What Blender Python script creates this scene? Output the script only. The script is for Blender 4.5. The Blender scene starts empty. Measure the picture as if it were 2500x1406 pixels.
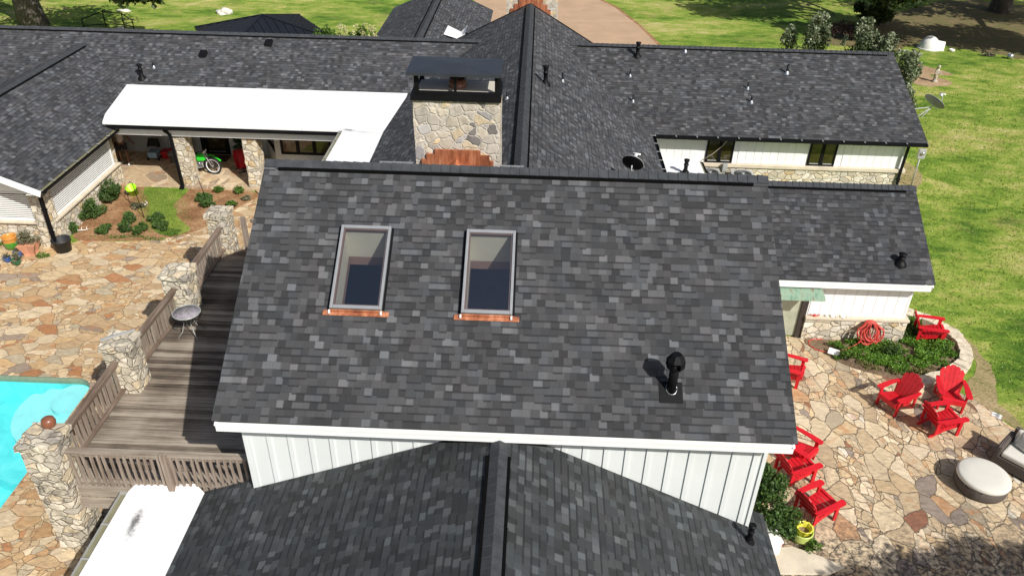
import bpy, bmesh, math, random
from math import sin, cos, pi, radians, sqrt, atan2
from mathutils import Vector, Matrix, noise
from mathutils.geometry import tessellate_polygon

C = bpy.context.scene.collection
S = bpy.context.scene
random.seed(7)

# ------------------------------------------------------------ camera
cam_data = bpy.data.cameras.new("Camera")
cam = bpy.data.objects.new("Camera", cam_data)
C.objects.link(cam)
cam_data.sensor_width = 36.0
cam_data.lens = 36.0 * 1922.76 / 2500.0
cam_data.clip_start = 0.1
cam_data.clip_end = 3000
TH, RO, YA = 0.574228643, 0.0243528792, -0.0215153163
_fw = Vector((sin(YA) * cos(TH), cos(YA) * cos(TH), -sin(TH)))
_r = Vector((cos(YA), -sin(YA), 0))
_u = _r.cross(_fw)
_r2 = _r * cos(RO) + _u * sin(RO)
_u2 = -_r * sin(RO) + _u * cos(RO)
cam.matrix_world = Matrix(((_r2.x, _u2.x, -_fw.x, 0), (_r2.y, _u2.y, -_fw.y, 0), (_r2.z, _u2.z, -_fw.z, 14.0), (0, 0, 0, 1)))
S.camera = cam

# ------------------------------------------------------------ light
SUN = Vector((0.49, -0.57, 0.66)).normalized()
w = bpy.data.worlds.new("World")
S.world = w
w.use_nodes = True
wn = w.node_tree.nodes
wn.clear()
sky = wn.new('ShaderNodeTexSky')
sky.sky_type = 'NISHITA'
sky.sun_disc = False
sky.dust_density = 2.5
sky.air_density = 0.8
sky.sun_elevation = math.asin(SUN.z)
sky.sun_rotation = atan2(SUN.x, SUN.y)
bg = wn.new('ShaderNodeBackground')
bg.inputs['Strength'].default_value = 0.085
wo = wn.new('ShaderNodeOutputWorld')
w.node_tree.links.new(sky.outputs[0], bg.inputs[0])
w.node_tree.links.new(bg.outputs[0], wo.inputs[0])
sl = bpy.data.lights.new("sun", 'SUN')
sl.energy = 4.9
sl.angle = radians(0.5)
sl.color = (1.0, 0.962, 0.905)
so = bpy.data.objects.new("sun", sl)
C.objects.link(so)
so.rotation_euler = SUN.to_track_quat('Z', 'Y').to_euler()
S.view_settings.view_transform = 'Standard'
S.view_settings.look = 'None'
S.view_settings.exposure = 0.2
S.view_settings.gamma = 1.0
S.render.engine = 'CYCLES'
S.cycles.max_bounces = 8
S.cycles.transparent_max_bounces = 16
S.cycles.caustics_reflective = False
S.cycles.caustics_refractive = False


# ------------------------------------------------------------ node helpers
class NT:
    def __init__(s, name):
        s.m = bpy.data.materials.new(name)
        s.m.use_nodes = True
        s.t = s.m.node_tree
        s.t.nodes.clear()
        s.out = s.n('ShaderNodeOutputMaterial')
        s.b = s.n('ShaderNodeBsdfPrincipled')
        s.l(s.b.outputs[0], s.out.inputs[0])

    def n(s, t, **k):
        x = s.t.nodes.new(t)
        for a, v in k.items():
            setattr(x, a, v)
        return x

    def l(s, a, b):
        s.t.links.new(a, b)

    def put(s, sock, v):
        if hasattr(v, 'is_linked') or isinstance(v, bpy.types.NodeSocket):
            s.l(v, sock)
        elif isinstance(v, (tuple, list)) and len(v) == 3 and sock.type == 'RGBA':
            sock.default_value = (*v, 1)
        else:
            sock.default_value = v

    def math(s, op, a, b=0.0, c=0.0, clamp=False):
        x = s.n('ShaderNodeMath', operation=op, use_clamp=clamp)
        s.put(x.inputs[0], a)
        s.put(x.inputs[1], b)
        s.put(x.inputs[2], c)
        return x.outputs[0]

    def mix(s, f, a, b, mode='MIX'):
        x = s.n('ShaderNodeMix', data_type='RGBA', blend_type=mode)
        s.put(x.inputs[0], f)
        s.put(x.inputs[6], a)
        s.put(x.inputs[7], b)
        return x.outputs[2]

    def ramp(s, f, stops, interp='LINEAR'):
        x = s.n('ShaderNodeValToRGB')
        x.color_ramp.interpolation = interp
        e = x.color_ramp.elements
        while len(e) > 1:
            e.remove(e[-1])
        for i, (p, c) in enumerate(stops):
            if not isinstance(c, (tuple, list)):
                c = (c, c, c)
            q = e[0] if i == 0 else e.new(p)
            q.position = p
            q.color = (*c, 1)
        s.put(x.inputs[0], f)
        return x.outputs[0]

    def noise(s, vec, scale, detail=4, rough=0.55, dist=0.0):
        x = s.n('ShaderNodeTexNoise')
        s.put(x.inputs['Vector'], vec)
        x.inputs['Scale'].default_value = scale
        x.inputs['Detail'].default_value = detail
        x.inputs['Roughness'].default_value = rough
        x.inputs['Distortion'].default_value = dist
        return x

    def vor(s, vec, scale, feature='F1', dims='3D', rand=1.0, w=None):
        x = s.n('ShaderNodeTexVoronoi', feature=feature, voronoi_dimensions=dims)
        if vec is not None:
            s.put(x.inputs['Vector'], vec)
        if w is not None:
            s.put(x.inputs['W'], w)
        x.inputs['Scale'].default_value = scale
        x.inputs['Randomness'].default_value = rand
        return x

    def pos(s):
        return s.n('ShaderNodeNewGeometry').outputs['Position']

    def mapping(s, vec, scale=(1, 1, 1), rot=(0, 0, 0), loc=(0, 0, 0)):
        x = s.n('ShaderNodeMapping')
        s.put(x.inputs[0], vec)
        x.inputs['Scale'].default_value = scale
        x.inputs['Rotation'].default_value = rot
        x.inputs['Location'].default_value = loc
        return x.outputs[0]

    def vadd(s, a, b, op='ADD'):
        x = s.n('ShaderNodeVectorMath', operation=op)
        s.put(x.inputs[0], a)
        s.put(x.inputs[1], b)
        return x.outputs[0]

    def sep(s, v):
        x = s.n('ShaderNodeSeparateXYZ')
        s.put(x.inputs[0], v)
        return x.outputs

    def bump(s, h, strength=0.5, dist=0.02):
        x = s.n('ShaderNodeBump')
        s.put(x.inputs['Height'], h)
        x.inputs['Strength'].default_value = strength
        x.inputs['Distance'].default_value = dist
        s.l(x.outputs[0], s.b.inputs['Normal'])

    def col(s, c):
        s.put(s.b.inputs['Base Color'], c)

    def rough(s, r):
        s.put(s.b.inputs['Roughness'], r)


def plain(name, col, rough=0.6, metal=0.0, var=0.12, scale=6.0, bump=0.15, spec=0.5, fine=40):
    m = NT(name)
    p = m.pos()
    n1 = m.noise(p, scale, 5).outputs[0]
    n2 = m.noise(p, fine, 3).outputs[0]
    f = m.math('MULTIPLY_ADD', n1, var * 2.4, 1 - var * 1.2)
    f2 = m.math('MULTIPLY_ADD', n2, var, 1 - var * 0.5)
    f = m.math('MULTIPLY', f, f2)
    c = m.n('ShaderNodeVectorMath', operation='SCALE')
    c.inputs[0].default_value = col
    m.l(f, c.inputs['Scale'])
    m.col(c.outputs[0])
    m.rough(m.math('MULTIPLY_ADD', n1, 0.2, rough - 0.1))
    m.b.inputs['Metallic'].default_value = metal
    m.b.inputs['Specular IOR Level'].default_value = spec
    if bump:
        m.bump(n2, bump, 0.01)
    return m.m


def shingles(name, tint=(1, 1, 1), gain=1.0, contrast=1.0):
    m = NT(name)
    uv = m.n('ShaderNodeUVMap').outputs[0]
    wob = m.noise(uv, 1.7, 2).outputs[0]
    x, y, _ = m.sep(uv)
    yy = m.math('MULTIPLY_ADD', wob, 0.012, y)
    rf = m.math('DIVIDE', yy, 0.143)
    row = m.math('FLOOR', rf)
    fr = m.math('FRACT', rf)

    def cells(rw):
        wn_ = m.n('ShaderNodeTexWhiteNoise', noise_dimensions='1D')
        m.l(rw, wn_.inputs['W'])
        off = m.math('MULTIPLY_ADD', wn_.outputs[0], 37.0, x)
        off = m.math('MULTIPLY_ADD', rw, 3.171, off)
        v = m.vor(None, 6.2, 'F1', '1D', 1.0, off)
        e = m.vor(None, 6.2, 'DISTANCE_TO_EDGE', '1D', 0.9, off)
        s3 = m.n('ShaderNodeSeparateColor')
        m.l(v.outputs['Color'], s3.inputs[0])
        return s3.outputs, e.outputs['Distance']
    c0, e0 = cells(row)
    c1, e1 = cells(m.math('ADD', row, 1.0))
    k = contrast
    base = 0.066
    st = [(0.0, 0.036), (0.12, 0.045), (0.24, 0.053), (0.42, 0.061), (0.62, 0.069), (0.78, 0.083), (0.89, 0.108), (0.965, 0.132)]
    tone = m.ramp(c0[0], [(p_, base + (v_ - base) * k) for p_, v_ in st], 'CONSTANT')
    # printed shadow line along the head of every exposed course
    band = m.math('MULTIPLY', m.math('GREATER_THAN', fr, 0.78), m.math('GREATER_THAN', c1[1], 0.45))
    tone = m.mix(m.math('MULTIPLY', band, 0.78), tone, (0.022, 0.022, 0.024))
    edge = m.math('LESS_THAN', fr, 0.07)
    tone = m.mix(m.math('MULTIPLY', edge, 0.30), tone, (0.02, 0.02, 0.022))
    seam = m.math('LESS_THAN', e0, 0.035)
    tone = m.mix(m.math('MULTIPLY', seam, 0.22), tone, (0.022, 0.022, 0.024))
    big = m.noise(uv, 0.45, 4, 0.6).outputs[0]
    g1 = m.noise(uv, 85, 2, 0.8).outputs[0]
    warm = m.noise(uv, 2.1, 2).outputs[0]
    sk = m.noise(m.mapping(uv, (2.2, 0.35, 1)), 1.3, 4, 0.6).outputs[0]
    f = m.math('MULTIPLY', m.math('MULTIPLY_ADD', big, 0.50, 0.72), m.math('MULTIPLY_ADD', sk, 0.36, 0.82))
    f = m.math('MULTIPLY', f, m.math('MULTIPLY_ADD', g1, 1.3, 0.33))
    f = m.math('MULTIPLY', f, gain)
    tc = m.mix(m.ramp(warm, [(0.35, 0.0), (0.65, 1.0)]), (0.90, 0.955, 1.03), (0.97, 0.955, 0.975))
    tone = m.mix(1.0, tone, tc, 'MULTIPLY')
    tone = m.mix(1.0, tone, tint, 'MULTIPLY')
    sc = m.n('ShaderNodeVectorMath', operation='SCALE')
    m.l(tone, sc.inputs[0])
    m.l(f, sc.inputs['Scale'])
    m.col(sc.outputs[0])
    m.rough(0.9)
    m.b.inputs['Specular IOR Level'].default_value = 0.25
    h = m.math('SUBTRACT', 1.0, fr)
    h = m.math('MULTIPLY_ADD', c0[1], 0.5, h)
    h = m.math('MULTIPLY_ADD', g1, 0.35, h)
    m.bump(h, 0.6, 0.012)
    return m.m


def flagstone(name, stops, mortar, scale=1.5, stretch=(1, 1.25, 1), rot=0.4, gap=0.03, stain=0.0, dims='2D', small=0.4):
    m = NT(name)
    p = m.pos()
    d = m.noise(p, 1.6, 4, 0.6)
    dv = m.vadd(d.outputs['Color'], (0.5, 0.5, 0.5), 'SUBTRACT')
    sc = m.n('ShaderNodeVectorMath', operation='SCALE')
    m.l(dv, sc.inputs[0])
    sc.inputs['Scale'].default_value = 0.34
    v = m.vadd(p, sc.outputs[0])
    v = m.mapping(v, stretch, (0, 0, rot))
    a = m.vor(v, scale, 'F1', dims)
    e = m.vor(v, scale, 'DISTANCE_TO_EDGE', dims)
    v2 = m.mapping(v, (1.25, .9, 1), (0, 0, .7))
    a2 = m.vor(v2, scale * 2.1, 'F1', dims)
    e2 = m.vor(v2, scale * 2.1, 'DISTANCE_TO_EDGE', dims)
    s0 = m.n('ShaderNodeSeparateColor')
    m.l(a.outputs['Color'], s0.inputs[0])
    pick = m.math('GREATER_THAN', s0.outputs[1], 1 - small)
    ac = m.mix(pick, a.outputs['Color'], a2.outputs['Color'])
    ed = m.math('MINIMUM', e.outputs['Distance'], m.math('ADD', m.math('MULTIPLY', e2.outputs['Distance'], 0.55), m.math('MULTIPLY', m.math('SUBTRACT', 1.0, pick), 9.0)))
    s3 = m.n('ShaderNodeSeparateColor')
    m.l(ac, s3.inputs[0])
    base = m.ramp(s3.outputs[0], stops, 'CONSTANT')
    n1 = m.noise(m.mapping(p, (1, 2.6, 1), (0, 0, 0.6)), 5.0, 6, 0.65, 0.6).outputs[0]
    n2 = m.noise(p, 60, 3).outputs[0]
    f = m.math('MULTIPLY_ADD', n1, 1.5, 0.25)
    f = m.math('MULTIPLY', f, m.math('MULTIPLY_ADD', s3.outputs[1], 0.34, 0.83))
    f = m.math('MULTIPLY', f, m.math('MULTIPLY_ADD', n2, 0.3, 0.85))
    x = m.n('ShaderNodeVectorMath', operation='SCALE')
    m.l(base, x.inputs[0])
    m.l(f, x.inputs['Scale'])
    c = x.outputs[0]
    # rusty bloom inside some stones
    rust = m.math('MULTIPLY', m.ramp(m.noise(p, 3.3, 4).outputs[0], [(0.52, 0), (0.66, 1)]), m.math('GREATER_THAN', s3.outputs[2], 0.62))
    c = m.mix(m.math('MULTIPLY', rust, 0.55), c, (0.40, 0.17, 0.06))
    gw = m.math('MULTIPLY_ADD', m.noise(p, 7, 2).outputs[0], gap * 1.6, gap * 0.2)
    mask = m.math('LESS_THAN', ed, gw)
    mc = m.mix(m.noise(p, 0.8, 3).outputs[0], mortar, tuple(k * 1.35 for k in mortar))
    c = m.mix(mask, c, mc)
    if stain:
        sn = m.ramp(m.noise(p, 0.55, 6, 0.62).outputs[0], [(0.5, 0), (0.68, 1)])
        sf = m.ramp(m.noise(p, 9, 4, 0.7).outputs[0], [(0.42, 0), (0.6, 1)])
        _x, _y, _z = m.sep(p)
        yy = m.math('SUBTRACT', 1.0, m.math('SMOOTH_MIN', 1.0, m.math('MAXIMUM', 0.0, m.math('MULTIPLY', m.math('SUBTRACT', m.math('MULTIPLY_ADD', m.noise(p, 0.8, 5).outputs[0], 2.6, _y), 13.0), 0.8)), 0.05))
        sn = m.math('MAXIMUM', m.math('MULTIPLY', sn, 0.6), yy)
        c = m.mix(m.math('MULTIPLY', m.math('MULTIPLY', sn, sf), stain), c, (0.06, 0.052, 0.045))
    m.col(c)
    m.rough(0.82)
    m.b.inputs['Specular IOR Level'].default_value = 0.3
    hh = m.math('MULTIPLY', m.math('SUBTRACT', 1.0, mask), 1.0)
    hh = m.math('MULTIPLY_ADD', n1, 0.6, hh)
    m.bump(hh, 0.5, 0.012)
    return m.m


def rubble(name, stops, mortar, scale=3.0, gap=0.05, zs=1.45, black=0.0, bumpd=0.03):
    m = NT(name)
    p = m.pos()
    d = m.noise(p, 3.0, 3, 0.6)
    dv = m.vadd(d.outputs['Color'], (0.5, 0.5, 0.5), 'SUBTRACT')
    sc = m.n('ShaderNodeVectorMath', operation='SCALE')
    m.l(dv, sc.inputs[0])
    sc.inputs['Scale'].default_value = 0.22
    v = m.mapping(m.vadd(p, sc.outputs[0]), (1, 1, zs))
    a = m.vor(v, scale, 'F1', '3D')
    e = m.vor(v, scale, 'DISTANCE_TO_EDGE', '3D')
    s3 = m.n('ShaderNodeSeparateColor')
    m.l(a.outputs['Color'], s3.inputs[0])
    base = m.ramp(s3.outputs[0], stops, 'CONSTANT')
    n1 = m.noise(p, 9, 6, 0.7).outputs[0]
    f = m.math('MULTIPLY_ADD', n1, 0.8, 0.6)
    f = m.math('MULTIPLY', f, m.math('MULTIPLY_ADD', s3.outputs[1], 0.3, 0.85))
    x = m.n('ShaderNodeVectorMath', operation='SCALE')
    m.l(base, x.inputs[0])
    m.l(f, x.inputs['Scale'])
    mask = m.math('LESS_THAN', e.outputs['Distance'], m.math('MULTIPLY_ADD', n1, gap, gap * 0.3))
    c = m.mix(mask, x.outputs[0], mortar)
    if black:
        sn = m.ramp(m.noise(p, 1.3, 5, 0.7).outputs[0], [(0.55, 0), (0.66, 1)])
        c = m.mix(m.math('MULTIPLY', sn, black), c, (0.06, 0.055, 0.05))
    m.col(c)
    m.rough(0.88)
    m.b.inputs['Specular IOR Level'].default_value = 0.25
    h = m.math('MULTIPLY_ADD', n1, 0.7, m.ramp(e.outputs['Distance'], [(0.0, 0.0), (0.09, 1.0)]))
    m.bump(h, 0.9, bumpd)
    return m.m


def leafy(name, dark, light, tip=None, scale=1.2, trans=0.25, tipz=0.6, fine=7):
    m = NT(name)
    p = m.pos()
    g = m.n('ShaderNodeNewGeometry')
    n1 = m.noise(p, scale, 4, 0.6).outputs[0]
    n2 = m.noise(p, fine, 3, 0.7).outputs[0]
    f = m.math('MULTIPLY_ADD', n2, 0.9, m.math('MULTIPLY_ADD', n1, 0.8, -0.35))
    r = m.math('MULTIPLY_ADD', g.outputs['Random Per Island'], 0.45, m.math('SUBTRACT', f, 0.22))
    stops = [(0.25, dark), (0.75, light)]
    if tip:
        stops.append((0.95, tip))
    c = m.ramp(r, stops)
    m.col(c)
    m.rough(0.55)
    m.b.inputs['Specular IOR Level'].default_value = 0.35
    tr = m.n('ShaderNodeBsdfTranslucent')
    m.l(m.mix(1.0, c, (1.0, 1.1, 0.5), 'MULTIPLY'), tr.inputs[0])
    mx = m.n('ShaderNodeMixShader')
    mx.inputs[0].default_value = trans
    m.l(m.b.outputs[0], mx.inputs[1])
    m.l(tr.outputs[0], mx.inputs[2])
    m.l(mx.outputs[0], m.out.inputs[0])
    return m.m


def grass_mat(name, dry=0.5):
    m = NT(name)
    p = m.pos()
    big = m.noise(m.mapping(p, (1, 1.6, 1), (0, 0, 0.5)), 0.16, 6, 0.62, 0.4).outputs[0]
    mid = m.noise(m.mapping(p, (1, 1.8, 1), (0, 0, 0.3)), 0.85, 6, 0.66, 0.5).outputs[0]
    sm = m.noise(m.mapping(p, (1, 0.8, 1)), 7, 5, 0.72).outputs[0]
    fi = m.noise(p, 15, 6, 0.9).outputs[0]
    mix = m.math('MULTIPLY_ADD', mid, 0.45, m.math('MULTIPLY', big, 0.55))
    c = m.ramp(mix, [(0.38, (0.060, 0.130, 0.014)), (0.45, (0.130, 0.215, 0.026)), (0.51, (0.215, 0.290, 0.045)), (0.57, (0.33, 0.345, 0.090)), (0.64, (0.46, 0.41, 0.18))])
    patch = m.math('MULTIPLY', m.ramp(m.noise(p, 0.35, 5, 0.7).outputs[0], [(0.54, 0), (0.64, 1)]), m.ramp(sm, [(0.4, 0), (0.62, 1)]))
    c = m.mix(m.math('MULTIPLY', patch, dry), c, (0.33, 0.23, 0.11))
    f = m.math('MULTIPLY_ADD', sm, 1.0, 0.50)
    f = m.math('MULTIPLY', f, m.math('MULTIPLY_ADD', fi, 2.6, -0.30))
    x = m.n('ShaderNodeVectorMath', operation='SCALE')
    m.l(c, x.inputs[0])
    m.l(f, x.inputs['Scale'])
    m.col(x.outputs[0])
    m.rough(0.9)
    m.b.inputs['Specular IOR Level'].default_value = 0.15
    m.bump(m.math('ADD', m.math('MULTIPLY', fi, 0.6), sm), 0.9, 0.05)
    return m.m


def litter(name, cols, scale=18, stretch=(1, 3, 1), rot=0.5, rough=0.95):
    m = NT(name)
    p = m.pos()
    a = m.noise(m.mapping(p, stretch, (0, 0, rot)), scale, 5, 0.75, 1.2).outputs[0]
    b = m.noise(m.mapping(p, stretch, (0, 0, rot + 1.3)), scale * 1.6, 4, 0.75, 1.0).outputs[0]
    lo = m.noise(p, 1.3, 4).outputs[0]
    f = m.math('MULTIPLY_ADD', a, 0.6, m.math('MULTIPLY_ADD', b, 0.5, m.math('MULTIPLY_ADD', lo, 0.4, -0.25)))
    m.col(m.ramp(f, [(0.32, cols[0]), (0.5, cols[1]), (0.68, cols[2])]))
    m.rough(rough)
    m.b.inputs['Specular IOR Level'].default_value = 0.15
    m.bump(m.math('ADD', a, b), 0.9, 0.03)
    return m.m


def wood(name, axis, cols, streak=24, boards=0.0):
    m = NT(name)
    p = m.pos()
    st = {'x': (0.9, streak, streak), 'y': (streak, 0.9, streak), 'z': (streak, streak, 0.9)}[axis]
    n1 = m.noise(m.mapping(p, st), 1.0, 6, 0.7, 0.25).outputs[0]
    n2 = m.noise(p, 1.1, 4).outputs[0]
    f = m.math('MULTIPLY_ADD', n2, 0.45, m.math('MULTIPLY', n1, 0.75))
    if boards:
        _, y, _z = m.sep(p)
        wn_ = m.n('ShaderNodeTexWhiteNoise', noise_dimensions='1D')
        m.l(m.math('FLOOR', m.math('DIVIDE', y, boards)), wn_.inputs['W'])
        f = m.math('MULTIPLY_ADD', wn_.outputs[0], 0.30, m.math('SUBTRACT', f, 0.15))
    else:
        g = m.n('ShaderNodeNewGeometry')
        f = m.math('MULTIPLY_ADD', g.outputs['Random Per Island'], 0.3, m.math('SUBTRACT', f, 0.15))
    m.col(m.ramp(f, [(0.30, cols[0]), (0.52, cols[1]), (0.78, cols[2])]))
    m.rough(0.85)
    m.b.inputs['Specular IOR Level'].default_value = 0.2
    m.bump(n1, 0.6, 0.008)
    return m.m


def glass(name, tint=(0.7, 0.75, 0.8), reflect=0.12, see=0.85):
    m = NT(name)
    tr = m.n('ShaderNodeBsdfTransparent')
    tr.inputs[0].default_value = (*[k * see for k in tint], 1)
    gl = m.n('ShaderNodeBsdfGlossy')
    gl.inputs['Roughness'].default_value = 0.02
    fr = m.n('ShaderNodeLayerWeight')
    fr.inputs[0].default_value = 0.5
    fq = m.math('MULTIPLY_ADD', m.math('POWER', fr.outputs['Facing'], 4.0), 0.9, 0.04 + reflect)
    mx = m.n('ShaderNodeMixShader')
    m.l(m.math('MINIMUM', fq, 1.0), mx.inputs[0])
    m.l(tr.outputs[0], mx.inputs[1])
    m.l(gl.outputs[0], mx.inputs[2])
    m.l(mx.outputs[0], m.out.inputs[0])
    return m.m


def membrane(name, spots=()):
    m = NT(name)
    p = m.pos()
    n = m.noise(p, 3, 4).outputs[0]
    c = m.mix(n, (0.80, 0.80, 0.79), (0.74, 0.745, 0.74))
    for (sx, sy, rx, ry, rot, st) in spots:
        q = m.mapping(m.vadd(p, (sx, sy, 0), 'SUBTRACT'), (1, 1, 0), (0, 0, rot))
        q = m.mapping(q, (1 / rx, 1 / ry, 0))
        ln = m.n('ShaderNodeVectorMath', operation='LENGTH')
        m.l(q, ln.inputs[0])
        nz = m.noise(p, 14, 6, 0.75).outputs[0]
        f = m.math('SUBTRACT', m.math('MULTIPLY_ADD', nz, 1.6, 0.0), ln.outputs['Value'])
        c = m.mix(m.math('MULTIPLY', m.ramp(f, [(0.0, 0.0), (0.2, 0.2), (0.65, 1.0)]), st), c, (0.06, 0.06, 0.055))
    x_, y_, z_ = m.sep(p)
    sm_ = m.math('LESS_THAN', m.math('FRACT', m.math('DIVIDE', x_, 2.9)), 0.006)
    c = m.mix(m.math('MULTIPLY', sm_, 0.5), c, (0.42, 0.42, 0.40))
    dt = m.ramp(m.noise(p, 0.9, 6, 0.7).outputs[0], [(0.5, 0.0), (0.75, 0.3)])
    c = m.mix(dt, c, (0.50, 0.47, 0.40))
    m.col(c)
    m.rough(0.6)
    return m.m


def patina(name):
    m = NT(name)
    p = m.pos()
    n = m.noise(m.mapping(p, (3, 1, 1)), 2.2, 5, 0.7).outputs[0]
    n2 = m.noise(p, 18, 4, 0.7).outputs[0]
    c = m.ramp(n, [(0.35, (0.13, 0.24, 0.17)), (0.52, (0.26, 0.38, 0.28)), (0.66, (0.20, 0.15, 0.09))])
    c = m.mix(m.ramp(n2, [(0.6, 0), (0.72, 0.5)]), c, (0.07, 0.08, 0.05))
    m.col(c)
    m.rough(0.6)
    m.b.inputs['Metallic'].default_value = 0.2
    return m.m


def copper(name):
    m = NT(name)
    p = m.pos()
    n = m.noise(m.mapping(p, (3.5, 3.5, 0.7)), 1.6, 5, 0.7).outputs[0]
    c = m.ramp(n, [(0.32, (0.18, 0.05, 0.025)), (0.5, (0.40, 0.14, 0.065)), (0.62, (0.55, 0.23, 0.12)), (0.70, (0.50, 0.40, 0.36))])
    m.col(c)
    m.rough(0.5)
    m.b.inputs['Metallic'].default_value = 0.35
    return m.m


def pool_floor(name):
    m = NT(name)
    p = m.pos()
    n = m.noise(p, 1.6, 6, 0.65, 0.6).outputs[0]
    n2 = m.noise(p, 20, 3, 0.7).outputs[0]
    c = m.ramp(n, [(0.3, (0.10, 0.60, 0.62)), (0.5, (0.14, 0.70, 0.72)), (0.7, (0.22, 0.76, 0.77))])
    c = m.mix(m.ramp(n2, [(0.66, 0), (0.74, 0.35)]), c, (0.10, 0.42, 0.42))
    m.col(c)
    m.rough(0.8)
    return m.m


def water_mat(name):
    m = NT(name)
    p = m.pos()
    tr = m.n('ShaderNodeBsdfTransparent')
    tr.inputs[0].default_value = (0.82, 0.985, 0.985, 1)
    gl = m.n('ShaderNodeBsdfGlossy')
    gl.inputs['Roughness'].default_value = 0.05
    b = m.n('ShaderNodeBump')
    m.l(m.noise(p, 5, 4, 0.6, 0.8).outputs[0], b.inputs['Height'])
    b.inputs['Strength'].default_value = 0.10
    b.inputs['Distance'].default_value = 0.02
    m.l(b.outputs[0], gl.inputs['Normal'])
    fr = m.n('ShaderNodeLayerWeight')
    fr.inputs[0].default_value = 0.5
    m.l(b.outputs[0], fr.inputs['Normal'])
    mx = m.n('ShaderNodeMixShader')
    m.l(m.math('MULTIPLY_ADD', m.math('POWER', fr.outputs['Facing'], 5.0), 0.9, 0.03), mx.inputs[0])
    m.l(tr.outputs[0], mx.inputs[1])
    m.l(gl.outputs[0], mx.inputs[2])
    m.l(mx.outputs[0], m.out.inputs[0])
    return m.m


def pattern_fabric(name):
    m = NT(name)
    tc = m.n('ShaderNodeTexCoord').outputs['Object']
    v = m.vor(tc, 7.5, 'F1', '3D', 0.8)
    s = m.math('SINE', m.math('MULTIPLY', v.outputs['Distance'], 75.0))
    m.col(m.ramp(s, [(0.45, (0.62, 0.60, 0.54)), (0.6, (0.17, 0.18, 0.19))]))
    m.rough(0.9)
    return m.m


def wicker(name):
    m = NT(name)
    tc = m.n('ShaderNodeTexCoord').outputs['Object']
    x, y, z = m.sep(tc)
    ang = m.math('ADD', x, y)
    a = m.math('SINE', m.math('MULTIPLY', ang, 95.0))
    b = m.math('SINE', m.math('MULTIPLY', z, 130.0))
    f = m.math('MULTIPLY', a, b)
    m.col(m.ramp(m.math('MULTIPLY_ADD', f, 0.5, 0.5), [(0.2, (0.018, 0.013, 0.011)), (0.6, (0.085, 0.066, 0.056)), (0.9, (0.22, 0.18, 0.155))]))
    m.rough(0.6)
    m.bump(f, 0.8, 0.01)
    return m.m


def bark_mat(name):
    m = NT(name)
    p = m.pos()
    n = m.noise(m.mapping(p, (6, 6, 1.2)), 2.0, 6, 0.75, 0.6).outputs[0]
    m.col(m.ramp(n, [(0.35, (0.045, 0.036, 0.028)), (0.55, (0.13, 0.11, 0.09)), (0.7, (0.24, 0.22, 0.19))]))
    m.rough(0.95)
    m.bump(n, 1.0, 0.05)
    return m.m

# ------------------------------------------------------------ materials
M = {}
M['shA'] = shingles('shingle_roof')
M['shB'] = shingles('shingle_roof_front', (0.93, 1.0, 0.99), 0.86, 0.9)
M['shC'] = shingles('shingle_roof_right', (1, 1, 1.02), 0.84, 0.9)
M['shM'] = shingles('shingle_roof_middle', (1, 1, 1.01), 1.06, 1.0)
M['cap'] = plain('ridge_cap_shingle', (0.046, 0.050, 0.055), 0.9, 0, 0.5, 5, 0.4, 0.2, 120)
M['black'] = plain('black_metal', (0.006, 0.006, 0.007), 0.5, 0.0, 0.3, 5, 0.05, 0.15)
M['blackcap'] = plain('dark_blue_grey_sheet', (0.030, 0.034, 0.042), 0.5, 0.1, 0.25, 3, 0.05)
M['ventmesh'] = plain('black_vent_strip', (0.004, 0.004, 0.004), 0.95, 0, 0.3, 10, 0.6, 0.05)
M['white'] = plain('white_paint', (0.78, 0.79, 0.78), 0.5, 0, 0.05, 2, 0.03)
M['whitecool'] = plain('white_siding_paint', (0.66, 0.69, 0.68), 0.5, 0, 0.06, 1.2, 0.05)
M['offwhite'] = plain('cream_plaster', (0.62, 0.58, 0.42), 0.8, 0, 0.1, 2, 0.05)
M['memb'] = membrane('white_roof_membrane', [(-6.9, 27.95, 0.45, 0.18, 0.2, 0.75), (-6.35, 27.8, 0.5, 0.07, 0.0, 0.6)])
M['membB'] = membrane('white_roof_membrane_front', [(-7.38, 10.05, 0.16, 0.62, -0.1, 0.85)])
M['grey'] = plain('grey_aluminium', (0.26, 0.27, 0.285), 0.45, 0.2, 0.1, 4, 0.03)
M['lightgrey'] = plain('light_grey_metal', (0.42, 0.43, 0.42), 0.45, 0.3, 0.15, 6, 0.05)
M['galv'] = plain('galvanised_metal', (0.5, 0.51, 0.52), 0.3, 0.8, 0.2, 8, 0.05)
M['gutter'] = plain('olive_gutter_trough', (0.22, 0.21, 0.13), 0.6, 0.1, 0.25, 5, 0.1)
M['copper'] = copper('copper_sheet')
M['patina'] = patina('verdigris_copper')
M['rubble'] = rubble('limestone_rubble', [(0, (0.50, 0.44, 0.33)), (0.2, (0.56, 0.51, 0.41)), (0.4, (0.62, 0.57, 0.47)), (0.6, (0.46, 0.42, 0.34)), (0.78, (0.60, 0.52, 0.38)), (0.92, (0.50, 0.38, 0.22))], (0.34, 0.29, 0.22), 3.4, 0.026)
M['rubble_dirty'] = rubble('weathered_limestone', [(0, (0.46, 0.41, 0.32)), (0.2, (0.56, 0.50, 0.39)), (0.4, (0.60, 0.54, 0.43)), (0.6, (0.42, 0.38, 0.31)), (0.78, (0.55, 0.46, 0.32))], (0.34, 0.29, 0.22), 3.8, 0.028, 1.6, 0.5)
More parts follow.
